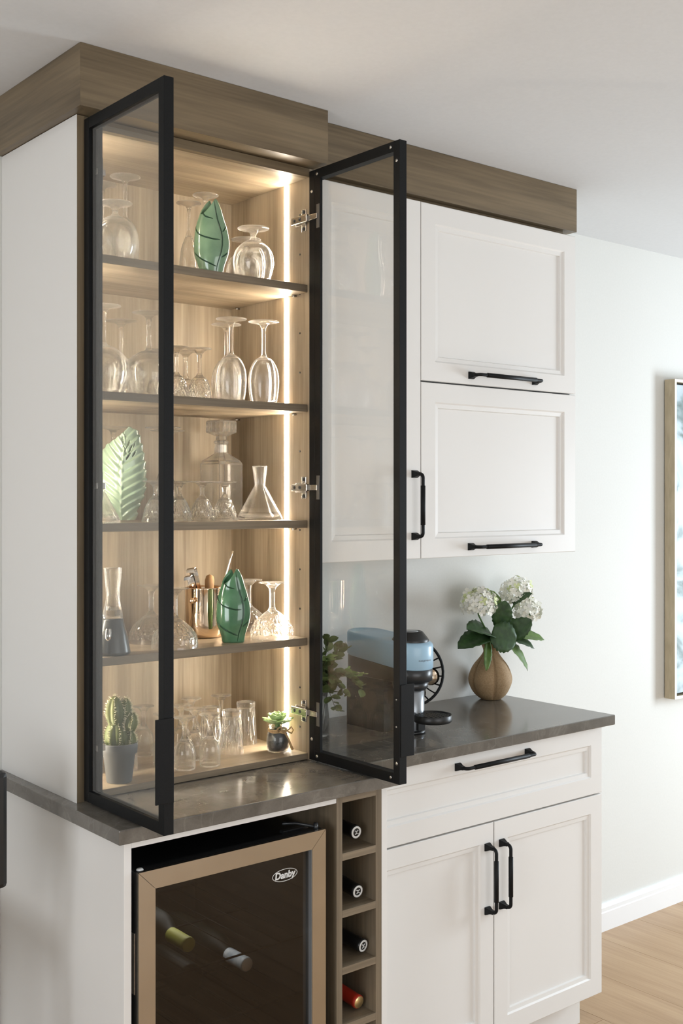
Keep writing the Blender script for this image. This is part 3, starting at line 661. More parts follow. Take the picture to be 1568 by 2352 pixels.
for x, y, lb in ((.4665, -.262, 'cut crystal tumbler upside down at the front right of the glasses'), (.556, -.192, 'cut crystal tumbler upside down at the far right back, near the light strip'),
                 (.448, -.198, 'cut crystal tumbler in the middle of the glasses, behind the sherry glasses'), (.112, -.225, 'cut crystal tumbler behind the cactus at the far left'),
                 (.185, -.250, 'cut crystal tumbler hidden behind the right side of the cactus pot')):
    put('tumbler', x, y, Z[4], lb, 'tumbler', 'cut tumblers on the bottom shelf')
# conical carafes
cp = [(.0004, 0), (.050, 0), (.0555, .0015), (.0558, .004), (.050, .017), (.034, .047), (.0175, .0775), (.0135, .0835), (.0130, .087), (.0145, .099), (.0180, .128), (.0188, .1315), (.0178, .132), (.0168, .127), (.0132, .099), (.0117, .087), (.0120, .083), (.0160, .0765), (.0325, .046), (.0485, .0165), (.0535, .0055), (.0004, .004)]
cm = glass_mesh('carafe', cp, 0, None, 'glass', False, 48)
for x, y, lb in ((.5450, -.268, 'clear conical carafe with flared neck, right end of the third shelf'), (.0745, -.315, 'clear conical carafe at the left end of the third shelf, before the pale leaf vase')):
    o = bpy.data.objects.new('carafe', cm); C.objects.link(o); o.location = (x, y, Z[2] + .0002); tag(o, lb, 'carafe', 'conical carafes on the third shelf')
# square decanter
def sq_ring(h, ch, z, rot, c):
    pts = [(h, -h + ch), (h, h - ch), (h - ch, h), (-h + ch, h), (-h, h - ch), (-h, -h + ch), (-h + ch, -h), (h - ch, -h)]
    return [(c[0] + x * cos(rot) - y * sin(rot), c[1] + x * sin(rot) + y * cos(rot), c[2] + z) for x, y in pts]
dc = (.5150, -.142, Z[2] + .0002); rot = radians(14)
t = thing('decanter', 'square clear glass decanter with faceted stopper, behind the small cut glasses', 'decanter', dc)
m = MB(); R = [(.039, .008, 0), (.0425, .010, .003), (.0425, .010, .140), (.039, .012, .148), (.0165, .009, .166), (.0155, .009, .190), (.0185, .0105, .192), (.0185, .0105, .196), (.0155, .009, .198),
               (.0115, .0066, .198), (.0115, .0066, .166), (.0345, .011, .143), (.038, .008, .138), (.038, .008, .010), (.033, .008, .007)]
m.loft([sq_ring(h, c_, z, rot, dc) for h, c_, z in R], True, False); obj('decanter_body', m, M['crystal'], t)
m = MB(); R = [(.0090, .005, .175), (.0100, .0058, .1985), (.0135, .0075, .2005), (.013, .0075, .209), (.024, .008, .215), (.0305, .007, .219), (.0305, .007, .246), (.0285, .008, .2485), (.026, .007, .2455)]
m.loft([sq_ring(h, c_, z, rot, dc) for h, c_, z in R], True, False); st = obj('stopper', m, M['crystal'], t)
m = MB().lathe([(.0100, .168), (.0112, .170), (.0112, .174), (.0108, .176), (.0112, .178), (.0112, .186), (.0100, .188)], 24, dc, cap0=True, cap1=True); obj('stopper_seal', m, M['whiteplastic'], t)
ml = MB()
for s in range(4):
    a = rot + s * pi / 2
    for u in (-.021, -.007, .007, .021):
        bx, by = .0307, u
        ml.tube([(dc[0] + bx * cos(a) - by * sin(a), dc[1] + bx * sin(a) + by * cos(a), dc[2] + zz) for zz in (.222, .244)], .0012, 6)
obj('stopper_flutes', ml, M['crystal'], st)
# smoked-base carafes on the fourth shelf
def smoked(x, y, lb):
    c = (x, y, Z[3] + .0002)
    t = thing('smoked_carafe', lb, 'carafe', c, 'smoked carafes on the fourth shelf')
    obj('smoked_base', MB().lathe([(.0004, 0), (.034, 0), (.0378, .003), (.0375, .008), (.030, .045), (.0225, .075), (.0215, .0775), (.0004, .0775)], 40, c), M['smoke'], t)
    fac = lambda a, z, r: r * (1 - .05 * abs(sin(5 * a)))
    top = [(.0004, .079), (.0215, .079), (.0220, .081), (.0205, .094), (.0180, .104), (.0150, .118), (.0145, .128), (.0170, .158), (.0195, .186), (.0185, .187), (.0155, .158), (.0128, .128), (.0130, .118), (.0155, .104), (.0150, .096), (.0004, .094)]
    mb = MB().lathe(top, 40, c, True, fac); mb.sm = [False] * len(mb.f); obj('glass_top', mb, M['crystal'], t)
    obj('front_window', MB().lathe([(.0004, .030), (.005, .032), (.0072, .038), (.0075, .058), (.0004, .0582)], 20, (x - .0200, y - .0185, c[2])), M['chrome'], t)
    return t
smoked(.1072, -.337, 'carafe with smoked grey cone base and cut glass top, left front of fourth shelf')
smoked(.122, -.215, 'second smoked carafe standing behind the front one, mostly hidden')
# ------------------------------------------------------------------ leaf vases
def leaf_vase(name, label, c, H, outline, depth, glz, veins, group, yaw):
    """flattened vase: the outline gives (t, left, right) half widths as fractions of H; slanted open mouth"""
    t = thing(name, label, 'vase', c, group); n = 36
    ys, yc = sin(yaw), cos(yaw)
    Lk = spl([(a, l) for a, l, r in outline], 40); Rk = spl([(a, r) for a, l, r in outline], 40)
    def top(ph):   # height of the lip round the mouth: a tip at the right, another at the back
        return H * (0.80 + 0.20 * max(0, cos(ph - radians(-50))) ** 1.8 + 0.19 * max(0, cos(ph - radians(122))) ** 2.5)
    def at(u, ph, inset=0.0):
        z = u * top(ph); k = min(z / H, 1) * 40; i = min(int(k), 39); f_ = k - i
        l = Lk[i][1] * (1 - f_) + Lk[i + 1][1] * f_; r = Rk[i][1] * (1 - f_) + Rk[i + 1][1] * f_
        mid = (r - l) / 2 * H; hw = max((r + l) / 2 * H - inset, .002)
        dp = max(depth * (0.62 + 0.38 * sin(min(1, z / H * 1.25 + .1) * pi)) * min(1, hw / .02) - inset, .0015)
        lx = mid + hw * cos(ph); ly = dp * sin(ph)
        return Vector((c[0] + lx * yc - ly * ys, c[1] + lx * ys + ly * yc, c[2] + z))
    U_ = [0, .02, .06, .12, .2, .28, .36, .44, .52, .6, .68, .76, .84, .9, .95, .985, 1.0]
    rings = [[at(u, 2 * pi * k / n) for k in range(n)] for u in U_]
    rings += [[at(u, 2 * pi * k / n, .0035) for k in range(n)] for u in (1.0, .9, .7, .5, .3, .12)]
    obj('vase_body', MB().loft(rings, True, True), M[glz], t)
    for vn in veins:
        pts = []
        for (s, zt) in spl(vn, 12):
            # s = -1..1 across the front face, zt = height fraction
            ph = -pi / 2 + s * pi / 2
            pts.append(at(min(zt * H / top(ph), 1), ph) + Vector((0, 0, 0)))
        k = len(pts)
        obj('vein', MB().tube(pts, [.0004 + .0014 * (1 - abs(2 * i / (k - 1) - 1) ** 4) for i in range(k)], 8), M['vein'], t)
    return t
OUT = [(0, .16, .14), (.05, .19, .16), (.2, .235, .205), (.4, .245, .225), (.6, .238, .218), (.75, .222, .192), (.87, .185, .15), (.94, .14, .115), (1.0, .08, .07)]
VE = [[(.25, .02), (.38, .30), (.40, .52), (.30, .74), (.22, .97)],
      [(-.85, .30), (-.4, .19), (.0, .13), (.26, .10)], [(-.92, .64), (-.5, .52), (0, .46), (.32, .45)], [(-.7, .86), (-.35, .77), (.1, .73)],
      [(.44, .22), (.62, .26), (.78, .30)], [(.46, .56), (.62, .60), (.78, .65)]]
leaf_vase('leaf_vase', 'green ceramic leaf vase on the top shelf between the glasses', (.3702, -.325, Z[0] + .0002), .176, OUT, .024, 'greenglaze', VE, 'smooth green leaf vases', radians(-34))
leaf_vase('leaf_vase', 'dark green ceramic leaf vase on the fourth shelf beside the copper bucket', (.427, -.3300, Z[3] + .0002), .172, OUT, .024, 'darkgreenglaze', VE, 'smooth green leaf vases', radians(-36))
def ribbed_vase(c, H, yaw):
    t = thing('ribbed_leaf_vase', 'tall pale green leaf vase with deep ribs and pierced holes, third shelf left', 'vase', c)
    ys, yc = sin(yaw), cos(yaw)
    prof = spl([(0, .17, .14), (.06, .215, .165), (.2, .265, .22), (.4, .285, .245), (.6, .28, .245), (.75, .255, .235), (.86, .205, .215), (.93, .15, .185), (1.0, .10, .15)], 60)
    nz, na = 150, 160; V = []; F = []
    def ribs(s, z):          # herringbone ribs rising from the midrib at s = m
        m = .12 - .05 * z; d = s - m; side = -1 if d < 0 else 1
        ph = z * 11.0 - abs(d) * (2.3 if side < 0 else 1.7) + (0 if side < 0 else .5)
        fr = ph - math.floor(ph); r = 1 - fr if side < 0 else 1 - fr
        saw = (fr / .78) if fr < .78 else (1 - fr) / .22
        g = min(1, abs(d) / .10); e = .35 + .65 * g
        return (saw - .5) * e + (.55 * math.exp(-(d / .045) ** 2))
    for i in range(nz + 1):
        u = i / nz
        for k in range(na):
            ph = 2 * pi * k / na
            sx = cos(ph); tp = H * (0.80 + 0.20 * (sx * .5 + .5) ** .8 - (.02 if sin(ph) > 0 else 0))
            tp = H * (0.80 + 0.19 * max(0, min(1, (sx + .9) / 1.25)) - .06 * max(0, sx - .35))
            z = u * tp; q = min(z / H, 1) * 60; j = min(int(q), 59); f_ = q - j
            l = prof[j][1] * (1 - f_) + prof[j + 1][1] * f_; r = prof[j][2] * (1 - f_) + prof[j + 1][2] * f_
            hw = (l + r) / 2 * H; mid = (r - l) / 2 * H; dp = .034 * (0.62 + 0.38 * sin(min(1, z / H * 1.2 + .1) * pi)) * min(1, hw / .03)
            # signed position across the front, -1 left edge .. 1 right edge
            s = sx
            a = ribs(s, z / H) * .0040
            nx, ny = cos(ph) / hw, sin(ph) / dp; nl = sqrt(nx * nx + ny * ny); nx /= nl; ny /= nl
            lx = mid + hw * cos(ph) + nx * a; ly = dp * sin(ph) + ny * a
            V.append((c[0] + lx * yc - ly * ys, c[1] + lx * ys + ly * yc, c[2] + z))
    holes = [(.30, .80, .055), (-.02, .83, .05), (.12, .755, .05), (.42, .755, .05), (.33, .675, .05), (.58, .70, .045), (.62, .80, .04), (.10, .89, .04)]
    for i in range(nz):
        for k in range(na):
            ph = 2 * pi * (k + .5) / na; s = cos(ph); front = sin(ph) < 0
            zt = V[i * na + k][2] - c[2]; zt /= H
            skip = False
            if front:
                for (hs, hz, hr) in holes:
                    a = (s - hs); b_ = (zt - hz); rr = (a * .75 + b_ * 2.0); tt = (a * 2.0 - b_ * .75)
                    tt = a + (b_ * .6 if hs < .2 else -b_ * .6); rr = b_ - (a * -.5 if hs < .2 else a * .35)
                    if (tt / (hr * 1.5)) ** 2 + (rr / (hr * .42)) ** 2 < 1: skip = True
            if not skip: F.append((i * na + k, i * na + (k + 1) % na, (i + 1) * na + (k + 1) % na, (i + 1) * na + k))
    F.append(tuple(range(na - 1, -1, -1)))
    o = obj('vase_body', MB().add(V, F, True), M['paleglaze'], t)
    so = o.modifiers.new('shell', 'SOLIDIFY'); so.thickness = .003; so.offset = -1
    return t
ribbed_vase((.187, -.2355, Z[2] + .0035), .214, radians(-36))
# ------------------------------------------------------------------ copper bucket with bar tools
bk = (.4285, -.2000, Z[3] + .0002)
t = thing('copper_bucket', 'shiny copper ice bucket left of the dark green leaf vase', 'bucket', bk)
obj('bucket_body', MB().lathe([(.0004, 0), (.036, 0), (.041, .002), (.0445, .010), (.046, .03), (.047, .08), (.0475, .118), (.0482, .1215), (.0470, .1218), (.0458, .117), (.0445, .03), (.040, .008), (.0004, .006)], 48, bk), M['copper'], t)
kn = MB(); ax = Vector((-.772, .1, 0)).normalized()
for s in (-1, 1):
    p = Vector(bk) + Vector((cos(radians(205 if s < 0 else 25)) * .0478, sin(radians(205 if s < 0 else 25)) * .0478, .092)); dv = (p - Vector((bk[0], bk[1], p.z))).normalized()
    kn.tube([p - dv * .002, p + dv * .006], .004, 10); kn.ball(tuple(p + dv * .009), .007, 12, 8)
obj('side_knob', kn, M['copper'], t)
tg = thing('ice_tongs', 'steel ice tongs standing in the copper bucket, bent ends up', 'tongs', (bk[0] - .02, bk[1], bk[2] + .0085))
def strip(path, w_, th, n=None):
    m = MB(); P = [Vector(p) for p in path]; rings = []
    wd = Vector(n).normalized()
    for i, p in enumerate(P):
        t_ = (P[min(i + 1, len(P) - 1)] - P[max(i - 1, 0)]).normalized(); nn = t_.cross(wd).normalized()
        rings.append([p + wd * w_ / 2 * a + nn * th / 2 * b_ for a, b_ in ((-1, -1), (1, -1), (1, 1), (-1, 1))])
    return m.loft(rings, True, False)
z0 = bk[2]
for dx, zt, lean in ((0, .168, -.040), (-.008, .150, -.030)):
    x0 = bk[0] - .009 + dx; y0 = bk[1] + .002
    pth = [(x0 + .012, y0, z0 + .02), (x0 - .004, y0 + .003, z0 + .09), (x0 - .016, y0 + .004, z0 + zt - .02), (x0 - .021, y0 + .004, z0 + zt - .004), (x0 - .025, y0 + .003, z0 + zt), (x0 - .030, y0 + .001, z0 + zt - .003), (x0 - .031, y0, z0 + zt - .010)]
    obj('arm', strip(pth, .020 if dx == 0 else .016, .0012, (.75, -.66, .18)), M['chrome'], tg)
mu = thing('muddler', 'round-ended wooden muddler standing in the copper bucket', 'muddler', (bk[0] + .018, bk[1] + .012, z0 + .0085))
obj('muddler_rod', MB().tube([(bk[0] + .014, bk[1] + .012, z0 + .009), (bk[0] + .022, bk[1] + .014, z0 + .10), (bk[0] + .0235, bk[1] + .0145, z0 + .135), (bk[0] + .0245, bk[1] + .0148, z0 + .146), (bk[0] + .0248, bk[1] + .015, z0 + .150)], [.009, .0105, .0118, .0090, .002], 18), M['amber'], mu)
sw = thing('metal_straw', 'thin steel straw leaning in the copper bucket, its end highest', 'straw', (bk[0], bk[1] - .02, z0 + .01))
obj('straw_tube', MB().tube([(bk[0] + .012, bk[1] - .018, z0 + .012), (bk[0] + .030, bk[1] - .022, z0 + .10), (bk[0] + .0555, bk[1] - .028, z0 + .188), (bk[0] + .063, bk[1] - .029, z0 + .208)], .0024, 10), M['chrome'], sw)
bs = thing('bar_spoon', 'black handled bar tool in the copper bucket beside the tongs', 'bar tool', (bk[0] - .005, bk[1] + .02, z0 + .01))
obj('handle_bar', strip([(bk[0] + .004, bk[1] + .016, z0 + .012), (bk[0] - .012, bk[1] + .022, z0 + .135), (bk[0] - .0135, bk[1] + .0225, z0 + .1405)], .011, .005, (.77, -.63, 0)), M['blackplastic'], bs)
# ------------------------------------------------------------------ cactus
cx, cy, cz = .1253, -.332, Z[4] + .0002
t = thing('potted_cactus', 'ribbed cactus in a plain grey pot, left end of the bottom shelf', 'cactus', (cx, cy, cz))
obj('pot', MB().lathe([(.0004, 0), (.0265, 0), (.0275, .0015), (.0345, .062), (.0385, .0625), (.0405, .084), (.0405, .0855), (.038, .0855), (.0365, .066), (.0335, .060), (.030, .068), (.0004, .070)], 44, (cx, cy, cz)), M['greypot'], t)
obj('soil', MB().lathe([(.0355, .0705), (.02, .0745), (.0004, .0755)], 24, (cx, cy, cz)), M['soil'], t)
def lobe(c, h, r, nr, lean=(0, 0)):
    m = MB(); rings = []; sp = []
    for i in range(15):
        u = i / 14; rr = r * (sin(min(1, u * .86 + .14) * pi) ** .55 if u < 1 else 0.02); zz = h * u
        rr = max(rr, .0012); ring = []
        for k in range(nr * 8):
            a = 2 * pi * k / (nr * 8); q = rr * (0.80 + 0.20 * abs(cos(nr * a / 2)) ** .8)
            ring.append(Vector((c[0] + lean[0] * u + q * cos(a), c[1] + lean[1] * u + q * sin(a), c[2] + zz)))
            if abs(cos(nr * a / 2)) > .98 and i > 0: sp.append((ring[-1], Vector((cos(a), sin(a), .35 if u < .8 else 1.2)).normalized()))
        rings.append(ring)
    return m.loft(rings, True, True), sp
def at_screen(dx, dz, dy=0.0):   # offsets seen from the front-left of the cabinet
    return (cx + dx * .772 + dy * .635, cy - dx * .635 + dy * .772, cz + dz)
for (dx, dz, dy, h, r, nr, lean) in ((-.006, .070, 0, .066, .026, 7, (0, 0)), (-.008, .122, 0, .064, .0225, 6, (-.003, 0)), (.011, .118, .006, .062, .0165, 6, (.003, 0)), (.0245, .110, -.004, .040, .0160, 6, (.006, 0)), (.022, .070, 0, .040, .0155, 6, (.004, 0))):
    mb, sp = lobe(at_screen(dx, dz, dy), h, r, nr, lean)
    lb = obj('cactus_lobe', mb, M['cactus'], t)
    ms = MB()
    for p, d in sp:
        for q in range(3):
            dd = (d + Vector((random.uniform(-.9, .9), random.uniform(-.9, .9), random.uniform(-.5, .9)))).normalized()
            a = p - d * .0005; e = p + dd * random.uniform(.004, .0075); s = dd.cross(Vector((0, 0, 1)) if abs(dd.z) < .9 else Vector((1, 0, 0))).normalized() * 0.0009; s2 = dd.cross(s).normalized() * 0.0009
            ms.add([a + s, a - s * .5 + s2, a - s * .5 - s2, e], [(0, 1, 3), (1, 2, 3), (2, 0, 3), (0, 2, 1)])
    o = obj('spines', ms, M['spine'], lb); o['kind'] = 'stuff'
# ------------------------------------------------------------------ succulent in a glass jar
sx, sy, sz = .5655, -.314, Z[4] + .0002
t = thing('potted_succulent', 'green rosette succulent in a small jar of black sand tied with twine', 'succulent', (sx, sy, sz))
obj('jar', MB().lathe([(.0004, 0), (.022, 0), (.0255, .002), (.0275, .010), (.0275, .030), (.0245, .046), (.0200, .052), (.0205, .060), (.0225, .063), (.0215, .064), (.0190, .060), (.0183, .052), (.0228, .045), (.0257, .030), (.0257, .011), (.022, .004), (.0004, .004)], 36, (sx, sy, sz)), M['glass'], t)
obj('sand', MB().lathe([(.0004, .0045), (.0215, .0046), (.0254, .0115), (.0254, .030), (.0225, .0445), (.0180, .0515), (.0004, .0525)], 30, (sx, sy, sz)), M['gravel'], t)
tw = MB()
for k in range(3):
    tw.tube([(sx + .0228 * cos(a), sy + .0228 * sin(a), sz + .0495 + .0022 * k + .001 * sin(3 * a + k)) for a in [2 * pi * i / 24 for i in range(25)]], .0016, 6)
fx, fy = sx - .012, sy - .0215
tw.tube([(fx, fy, sz + .052), (fx + .016, fy - .003, sz + .047), (fx + .030, fy + .001, sz + .028), (fx + .040, fy - .001, sz + .004)], [.0025, .003, .003, .0035], 6)
tw.tube([(fx, fy, sz + .052), (fx - .008, fy - .004, sz + .060), (fx + .001, fy - .006, sz + .066), (fx + .006, fy - .002, sz + .055), (fx + .012, fy - .004, sz + .047)], .0022, 6)
tw.tube([(fx + .030, fy + .006, sz + .050), (fx + .040, fy + .004, sz + .058), (fx + .046, fy + .004, sz + .050), (fx + .040, fy + .003, sz + .043), (fx + .030, fy + .005, sz + .048)], .0022, 6)
obj('twine', tw, M['twine'], t)
def leaf_mesh(L_, wd, cup, thick=.0, n=6, tipw=.0, serr=0.0):
    """a leaf along +y from the origin, curved up"""
    v = []; f = []
    for i in range(n + 1):
        u = i / n; hw = wd * sin(pi * min(1, (u * .93 + .07))) ** .75 * (1 if u < 1 else .05) * (1 + (serr if i % 2 else -serr))
        z = cup * u * u * L_
        for a in (-1, -.5, 0, .5, 1): v.append((hw * a, L_ * u, z + abs(a) * hw * .35))
    for i in range(n):
        for k in range(4): f.append((i * 5 + k, i * 5 + k + 1, (i + 1) * 5 + k + 1, (i + 1) * 5 + k))
    return v, f
def place(vf, M4): return [M4 @ Vector(p) for p in vf[0]], vf[1]
def solid(o, th):
    s = o.modifiers.new('thickness', 'SOLIDIFY'); s.thickness = th; s.offset = 0
for ringi, (nr, L_, wd, tilt, zz) in enumerate(((9, .040, .0125, 8, .066), (8, .034, .0120, 28, .069), (7, .027, .0105, 46, .071), (5, .019, .0080, 64, .073), (3, .012, .005, 80, .074))):
    for k in range(nr):
        a = 2 * pi * (k + .5 * ringi) / nr + random.uniform(-.1, .1)
        M4 = Matrix.Translation((sx, sy, sz + zz)) @ Matrix.Rotation(a, 4, 'Z') @ Matrix.Rotation(radians(tilt + random.uniform(-5, 5)), 4, 'X')
        v, f = place(leaf_mesh(L_, wd, .25), M4)
        o = obj('leaf', MB().add(v, f, True), M['succ'], t, False); solid(o, .0022)
obj('stem', MB().tube([(sx, sy, sz + .05), (sx, sy, sz + .076)], [.009, .004], 10), M['stem'], t)
# ------------------------------------------------------------------ coffee machine
kx, ky, kz = 1.0205, -.298, .9152
t = thing('coffee_machine', 'pale blue and black capsule coffee machine with round drip tray', 'coffee machine', (kx, ky, kz))
yr = -.128; Rr = .062
def stad(R, z, y0=ky, y1=yr, tilt=0.0, n=20):
    pts = []
    for k in range(n + 1): a = pi + pi * k / n; pts.append((kx + R * cos(a), y0 + R * sin(a)))
    for k in range(n + 1): a = pi * k / n; pts.append((kx + R * cos(a), y1 + R * sin(a)))
    return [(x, y, z + tilt * (y - y0)) for x, y in pts]
TL = .085
hd = obj('blue_head', MB().loft([stad(Rr - .002, 1.0940, tilt=TL), stad(Rr, 1.0960, tilt=TL), stad(Rr, 1.1540, tilt=TL * .9), stad(Rr - .002, 1.1585, tilt=TL * .9), stad(Rr - .006, 1.1612, tilt=TL * .85), stad(Rr - .013, 1.1640, tilt=TL * .6), stad(.030, 1.1670, tilt=TL * .4)], True, True), M['blue'], t)
obj('black_collar', MB().loft([stad(Rr - .006, 1.0560), stad(Rr - .002, 1.0580), stad(Rr - .002, 1.0920, tilt=TL * .8), stad(Rr - .004, 1.0943, tilt=TL)], True, True), M['darkgrey'], t)
obj('neck', MB().lathe([(.042, 1.032), (.047, 1.038), (.0505, 1.0565)], 36, (kx, ky, 0), cap0=True, cap1=True), M['darkgrey'], t)
obj('column', MB().lathe([(.036, kz), (.038, kz + .003), (.038, 1.033), (.036, 1.034)], 36, (kx, ky, 0), cap0=True, cap1=True), M['greymetal'], t)
obj('water_tank', MB().loft([[(kx + .056 * a, y, z) for a, y in ((-1, ky + .045), (1, ky + .045), (1, yr + .03), (.7, yr + .052), (-.7, yr + .052), (-1, yr + .03))] for z in (kz + .001, kz + .004, 1.0565)], True, False), M['darkgrey'], t)
obj('foot_plate', MB().lathe([(.041, kz), (.041, kz + .006), (.038, kz + .010)], 36, (kx, ky, 0), cap0=True, cap1=True), M['blackplastic'], t)
ld = obj('lid', MB().lathe([(.050, 1.1610), (.0505, 1.1660), (.047, 1.171), (.034, 1.187), (.032, 1.1885), (.029, 1.1885), (.027, 1.187), (.0004, 1.187)], 40, (kx, ky, 0)), M['blackplastic'], t)
obj('lid_button', MB().lathe([(.022, 1.1872), (.022, 1.1890), (.0004, 1.1892)], 30, (kx, ky, 0)), M['greymetal'], ld)
ty = ky - .080
obj('drip_tray', MB().lathe([(.0004, .955), (.048, .955), (.0505, .957), (.0515, .962), (.0515, .974), (.0500, .9755), (.0485, .974), (.0475, .970), (.0004, .970)], 44, (kx + .006, ty, 0)), M['blackplastic'], t)
gr = MB()
for k in range(-4, 5):
    hw = sqrt(max(.046 ** 2 - (k * .0095) ** 2, 0)); gr.box(kx + .006 + k * .0095 - .002, ty - hw, .9705, kx + .006 + k * .0095 + .002, ty + hw, .9725)
obj('tray_grid', gr, M['darkgrey'], t)
obj('tray_arm', MB().box(kx - .012, ky - .045, kz + .012, kx + .012, ky - .030, .965), M['blackplastic'], t)
# lettering wrapped on the head's round front
for i, ch in enumerate('nespresso'):
    a = radians(-90 + (i - 4) * 4.5 - 2)
    p = Vector((kx + (Rr + .0002) * cos(a), ky + (Rr + .0002) * sin(a), 1.1160))
    text_mesh(ch, .0082, Matrix.Translation(p) @ Matrix.Rotation(a + pi / 2, 4, 'Z') @ FACE, M['text'], 'head_letter', hd, .0001, 0, .00015)
# round wire capsule holder behind the machine
wc = Vector((1.197, -.102, 1.036)); nrm = Vector((-.52, -.80, .22)).normalized()
t = thing('capsule_holder', 'round black wire holder of copper capsules behind the coffee machine', 'holder', (1.178, -.085, .9152))
e1 = Vector((0, 0, 1)); e1 = (e1 - nrm * e1.dot(nrm)).normalized(); e2 = nrm.cross(e1)
def ringm(R, d, rad): return MB().tube([wc + nrm * d + (e1 * cos(2 * pi * k / 40) + e2 * sin(2 * pi * k / 40)) * R for k in range(41)], rad, 8, cap=False)
obj('outer_ring', ringm(.098, .020, .0042), M['black'], t); obj('inner_ring', ringm(.035, -.018, .003), M['black'], t)
for k in range(22):
    a = 2 * pi * k / 22; u = e1 * cos(a) + e2 * sin(a)
    obj('spoke', MB().tube([wc + nrm * .020 + u * .098, wc + nrm * -.002 + u * .078, wc + nrm * -.018 + u * .035], .0022, 6), M['black'], t)
obj('stand', MB().tube([wc + nrm * -.018 - e1 * .03, (1.185, -.075, 1.0), (1.18, -.065, .919)], .005, 8).lathe([(.0004, .9152), (.040, .9152), (.040, .919), (.0004, .920)], 24, (1.18, -.065, 0)), M['black'], t)
for k in range(6):
    a = 2 * pi * k / 6 + .3; u = e1 * cos(a) + e2 * sin(a); c = wc + u * .062 + nrm * .008
    cap = MB(); q = nrm.to_track_quat('Z', 'Y').to_matrix().to_4x4(); q.translation = c
    cap.lathe([(.0004, 0), (.016, 0), (.024, .012), (.026, .013), (.026, .0145), (.0004, .016)], 18); cap.v = [q @ v for v in cap.v]
    o = obj('coffee_capsule', cap, M['copper']); off = c.copy(); o.data.transform(Matrix.Translation(-off)); o.location = off
    tag(o, 'copper coffee capsule held in the round black wire holder', 'capsule', 'capsules in the wire holder')
# ------------------------------------------------------------------ eucalyptus in a glass vase
ex, ey, ez = .800, -.165, .9152
t = thing('glass_vase', 'clear glass vase of leafy green sprigs between cabinet and coffee machine', 'vase', (ex, ey, ez))
obj('vase_glass', MB().lathe([(.0004, 0), (.034, 0), (.037, .002), (.036, .05), (.031, .10), (.036, .138), (.0345, .139), (.0292, .10), (.034, .05), (.034, .008), (.0004, .007)], 40, (ex, ey, ez)), M['glass'], t)
random.seed(21)
lv1 = leaf_mesh(.026, .0105, .12); lv1 = mesh_of('eucalyptus_leaf', MB().add(*lv1, True), M['euc1'], recalc=False); lv2 = lv1.copy(); lv2.materials.clear(); lv2.materials.append(M['euc2'])
sprigs = [((.0, .0), (-.03, -.01, .17), (-.045, -.03, .25), 0), ((.01, .0), (.01, -.02, .18), (.005, -.05, .265), 0), ((.0, .01), (.03, -.02, .17), (.055, -.03, .235), 0), ((.01, -.01), (.04, -.05, .16), (.090, -.085, .165), 1),
          ((0, -.01), (.00, -.06, .16), (.02, -.10, .12), 0), ((-.01, .0), (-.035, -.05, .16), (-.05, -.09, .14), 0), ((0, -.005), (-.02, -.06, .20), (-.04, -.10, .22), 1), ((.005, 0), (.05, .0, .19), (.100, -.01, .225), 0), ((.005, 0), (.03, -.06, .17), (.06, -.12, .13), 0), ((.0, 0), (-.01, -.05, .15), (-.01, -.10, .08), 0)]
for n_, ((bx, by), mid, end, young) in enumerate(sprigs):
    s = thing('leafy_sprig', {3: 'leafy sprig with bright young leaves reaching out toward the coffee machine', 6: 'leafy sprig with bright young leaf tips near the cabinet side', 7: 'long leafy sprig arching to the right before the pale blue machine head'}.get(n_, 'dull olive leafy sprig in the dense cluster inside the clear glass vase'), 'sprig', (ex + bx, ey + by, ez + .012), 'sprigs in the glass vase')
    P = spl([(ex + bx, ey + by, ez + .012), (ex + bx * .5 + mid[0] * .35, ey + by + mid[1] * .35, ez + .12), (ex + mid[0], ey + mid[1], ez + mid[2]), (ex + end[0], ey + end[1], ez + end[2])], 22)
    P = [Vector(p) for p in P]
    obj('twig', MB().tube(P, [.0017 - .0010 * i / 22 for i in range(23)], 6), M['twig'], s)
    for i in range(8, 23):
        for sd in ((-1, 1) if i % 2 else (random.choice((-1, 1)),)):
            d = (P[min(i + 1, 22)] - P[i - 1]).normalized()
            side = (d.cross(Vector((random.uniform(-.5, .5), random.uniform(-.5, .5), 1))).normalized() * sd + d * .6 + Vector((random.uniform(-.3, .3), random.uniform(-.5, .2), random.uniform(-.3, .3)))).normalized()
            o = bpy.data.objects.new('leaf', lv2 if (young and i > 15) else lv1); C.objects.link(o); o.parent = s
            q = side.to_track_quat('Y', 'Z'); o.rotation_euler = (q.to_matrix() @ Matrix.Rotation(random.uniform(-1, 1), 3, 'Y')).to_euler()
            sc = random.uniform(.8, 1.2); o.scale = (sc, sc, sc); o.location = P[i] - Vector(s.location)
# ------------------------------------------------------------------ gourd vase and hydrangeas
vx, vy, vz = 1.5660, -.0835, .9152
t = thing('gourd_vase', 'ochre lobed gourd-shaped vase of white hydrangeas at the worktop end', 'vase', (vx, vy, vz))
def lob(a, z, r):
    k = max(0, min(1, (.150 - z) / .03)); g = abs(sin(2.5 * (a - radians(-52)))) ** .35
    return r * (1 - .25 * k * (1 - g) * min(1, z / .012 + .25))
vp = spl([(.026, 0), (.034, .002), (.055, .020), (.0695, .050), (.0690, .075), (.056, .105), (.036, .130), (.0255, .145), (.0240, .155), (.0290, .168), (.0355, .176)], 44)
vp = [(.0004, 0)] + vp + [(.0345, .1768), (.0275, .168), (.0222, .155), (.0232, .145), (.032, .128), (.0004, .120)]
obj('vase_body', MB().lathe(vp, 90, (vx, vy, vz), True, lob), M['ochre'], t)
random.seed(5)
fl = []
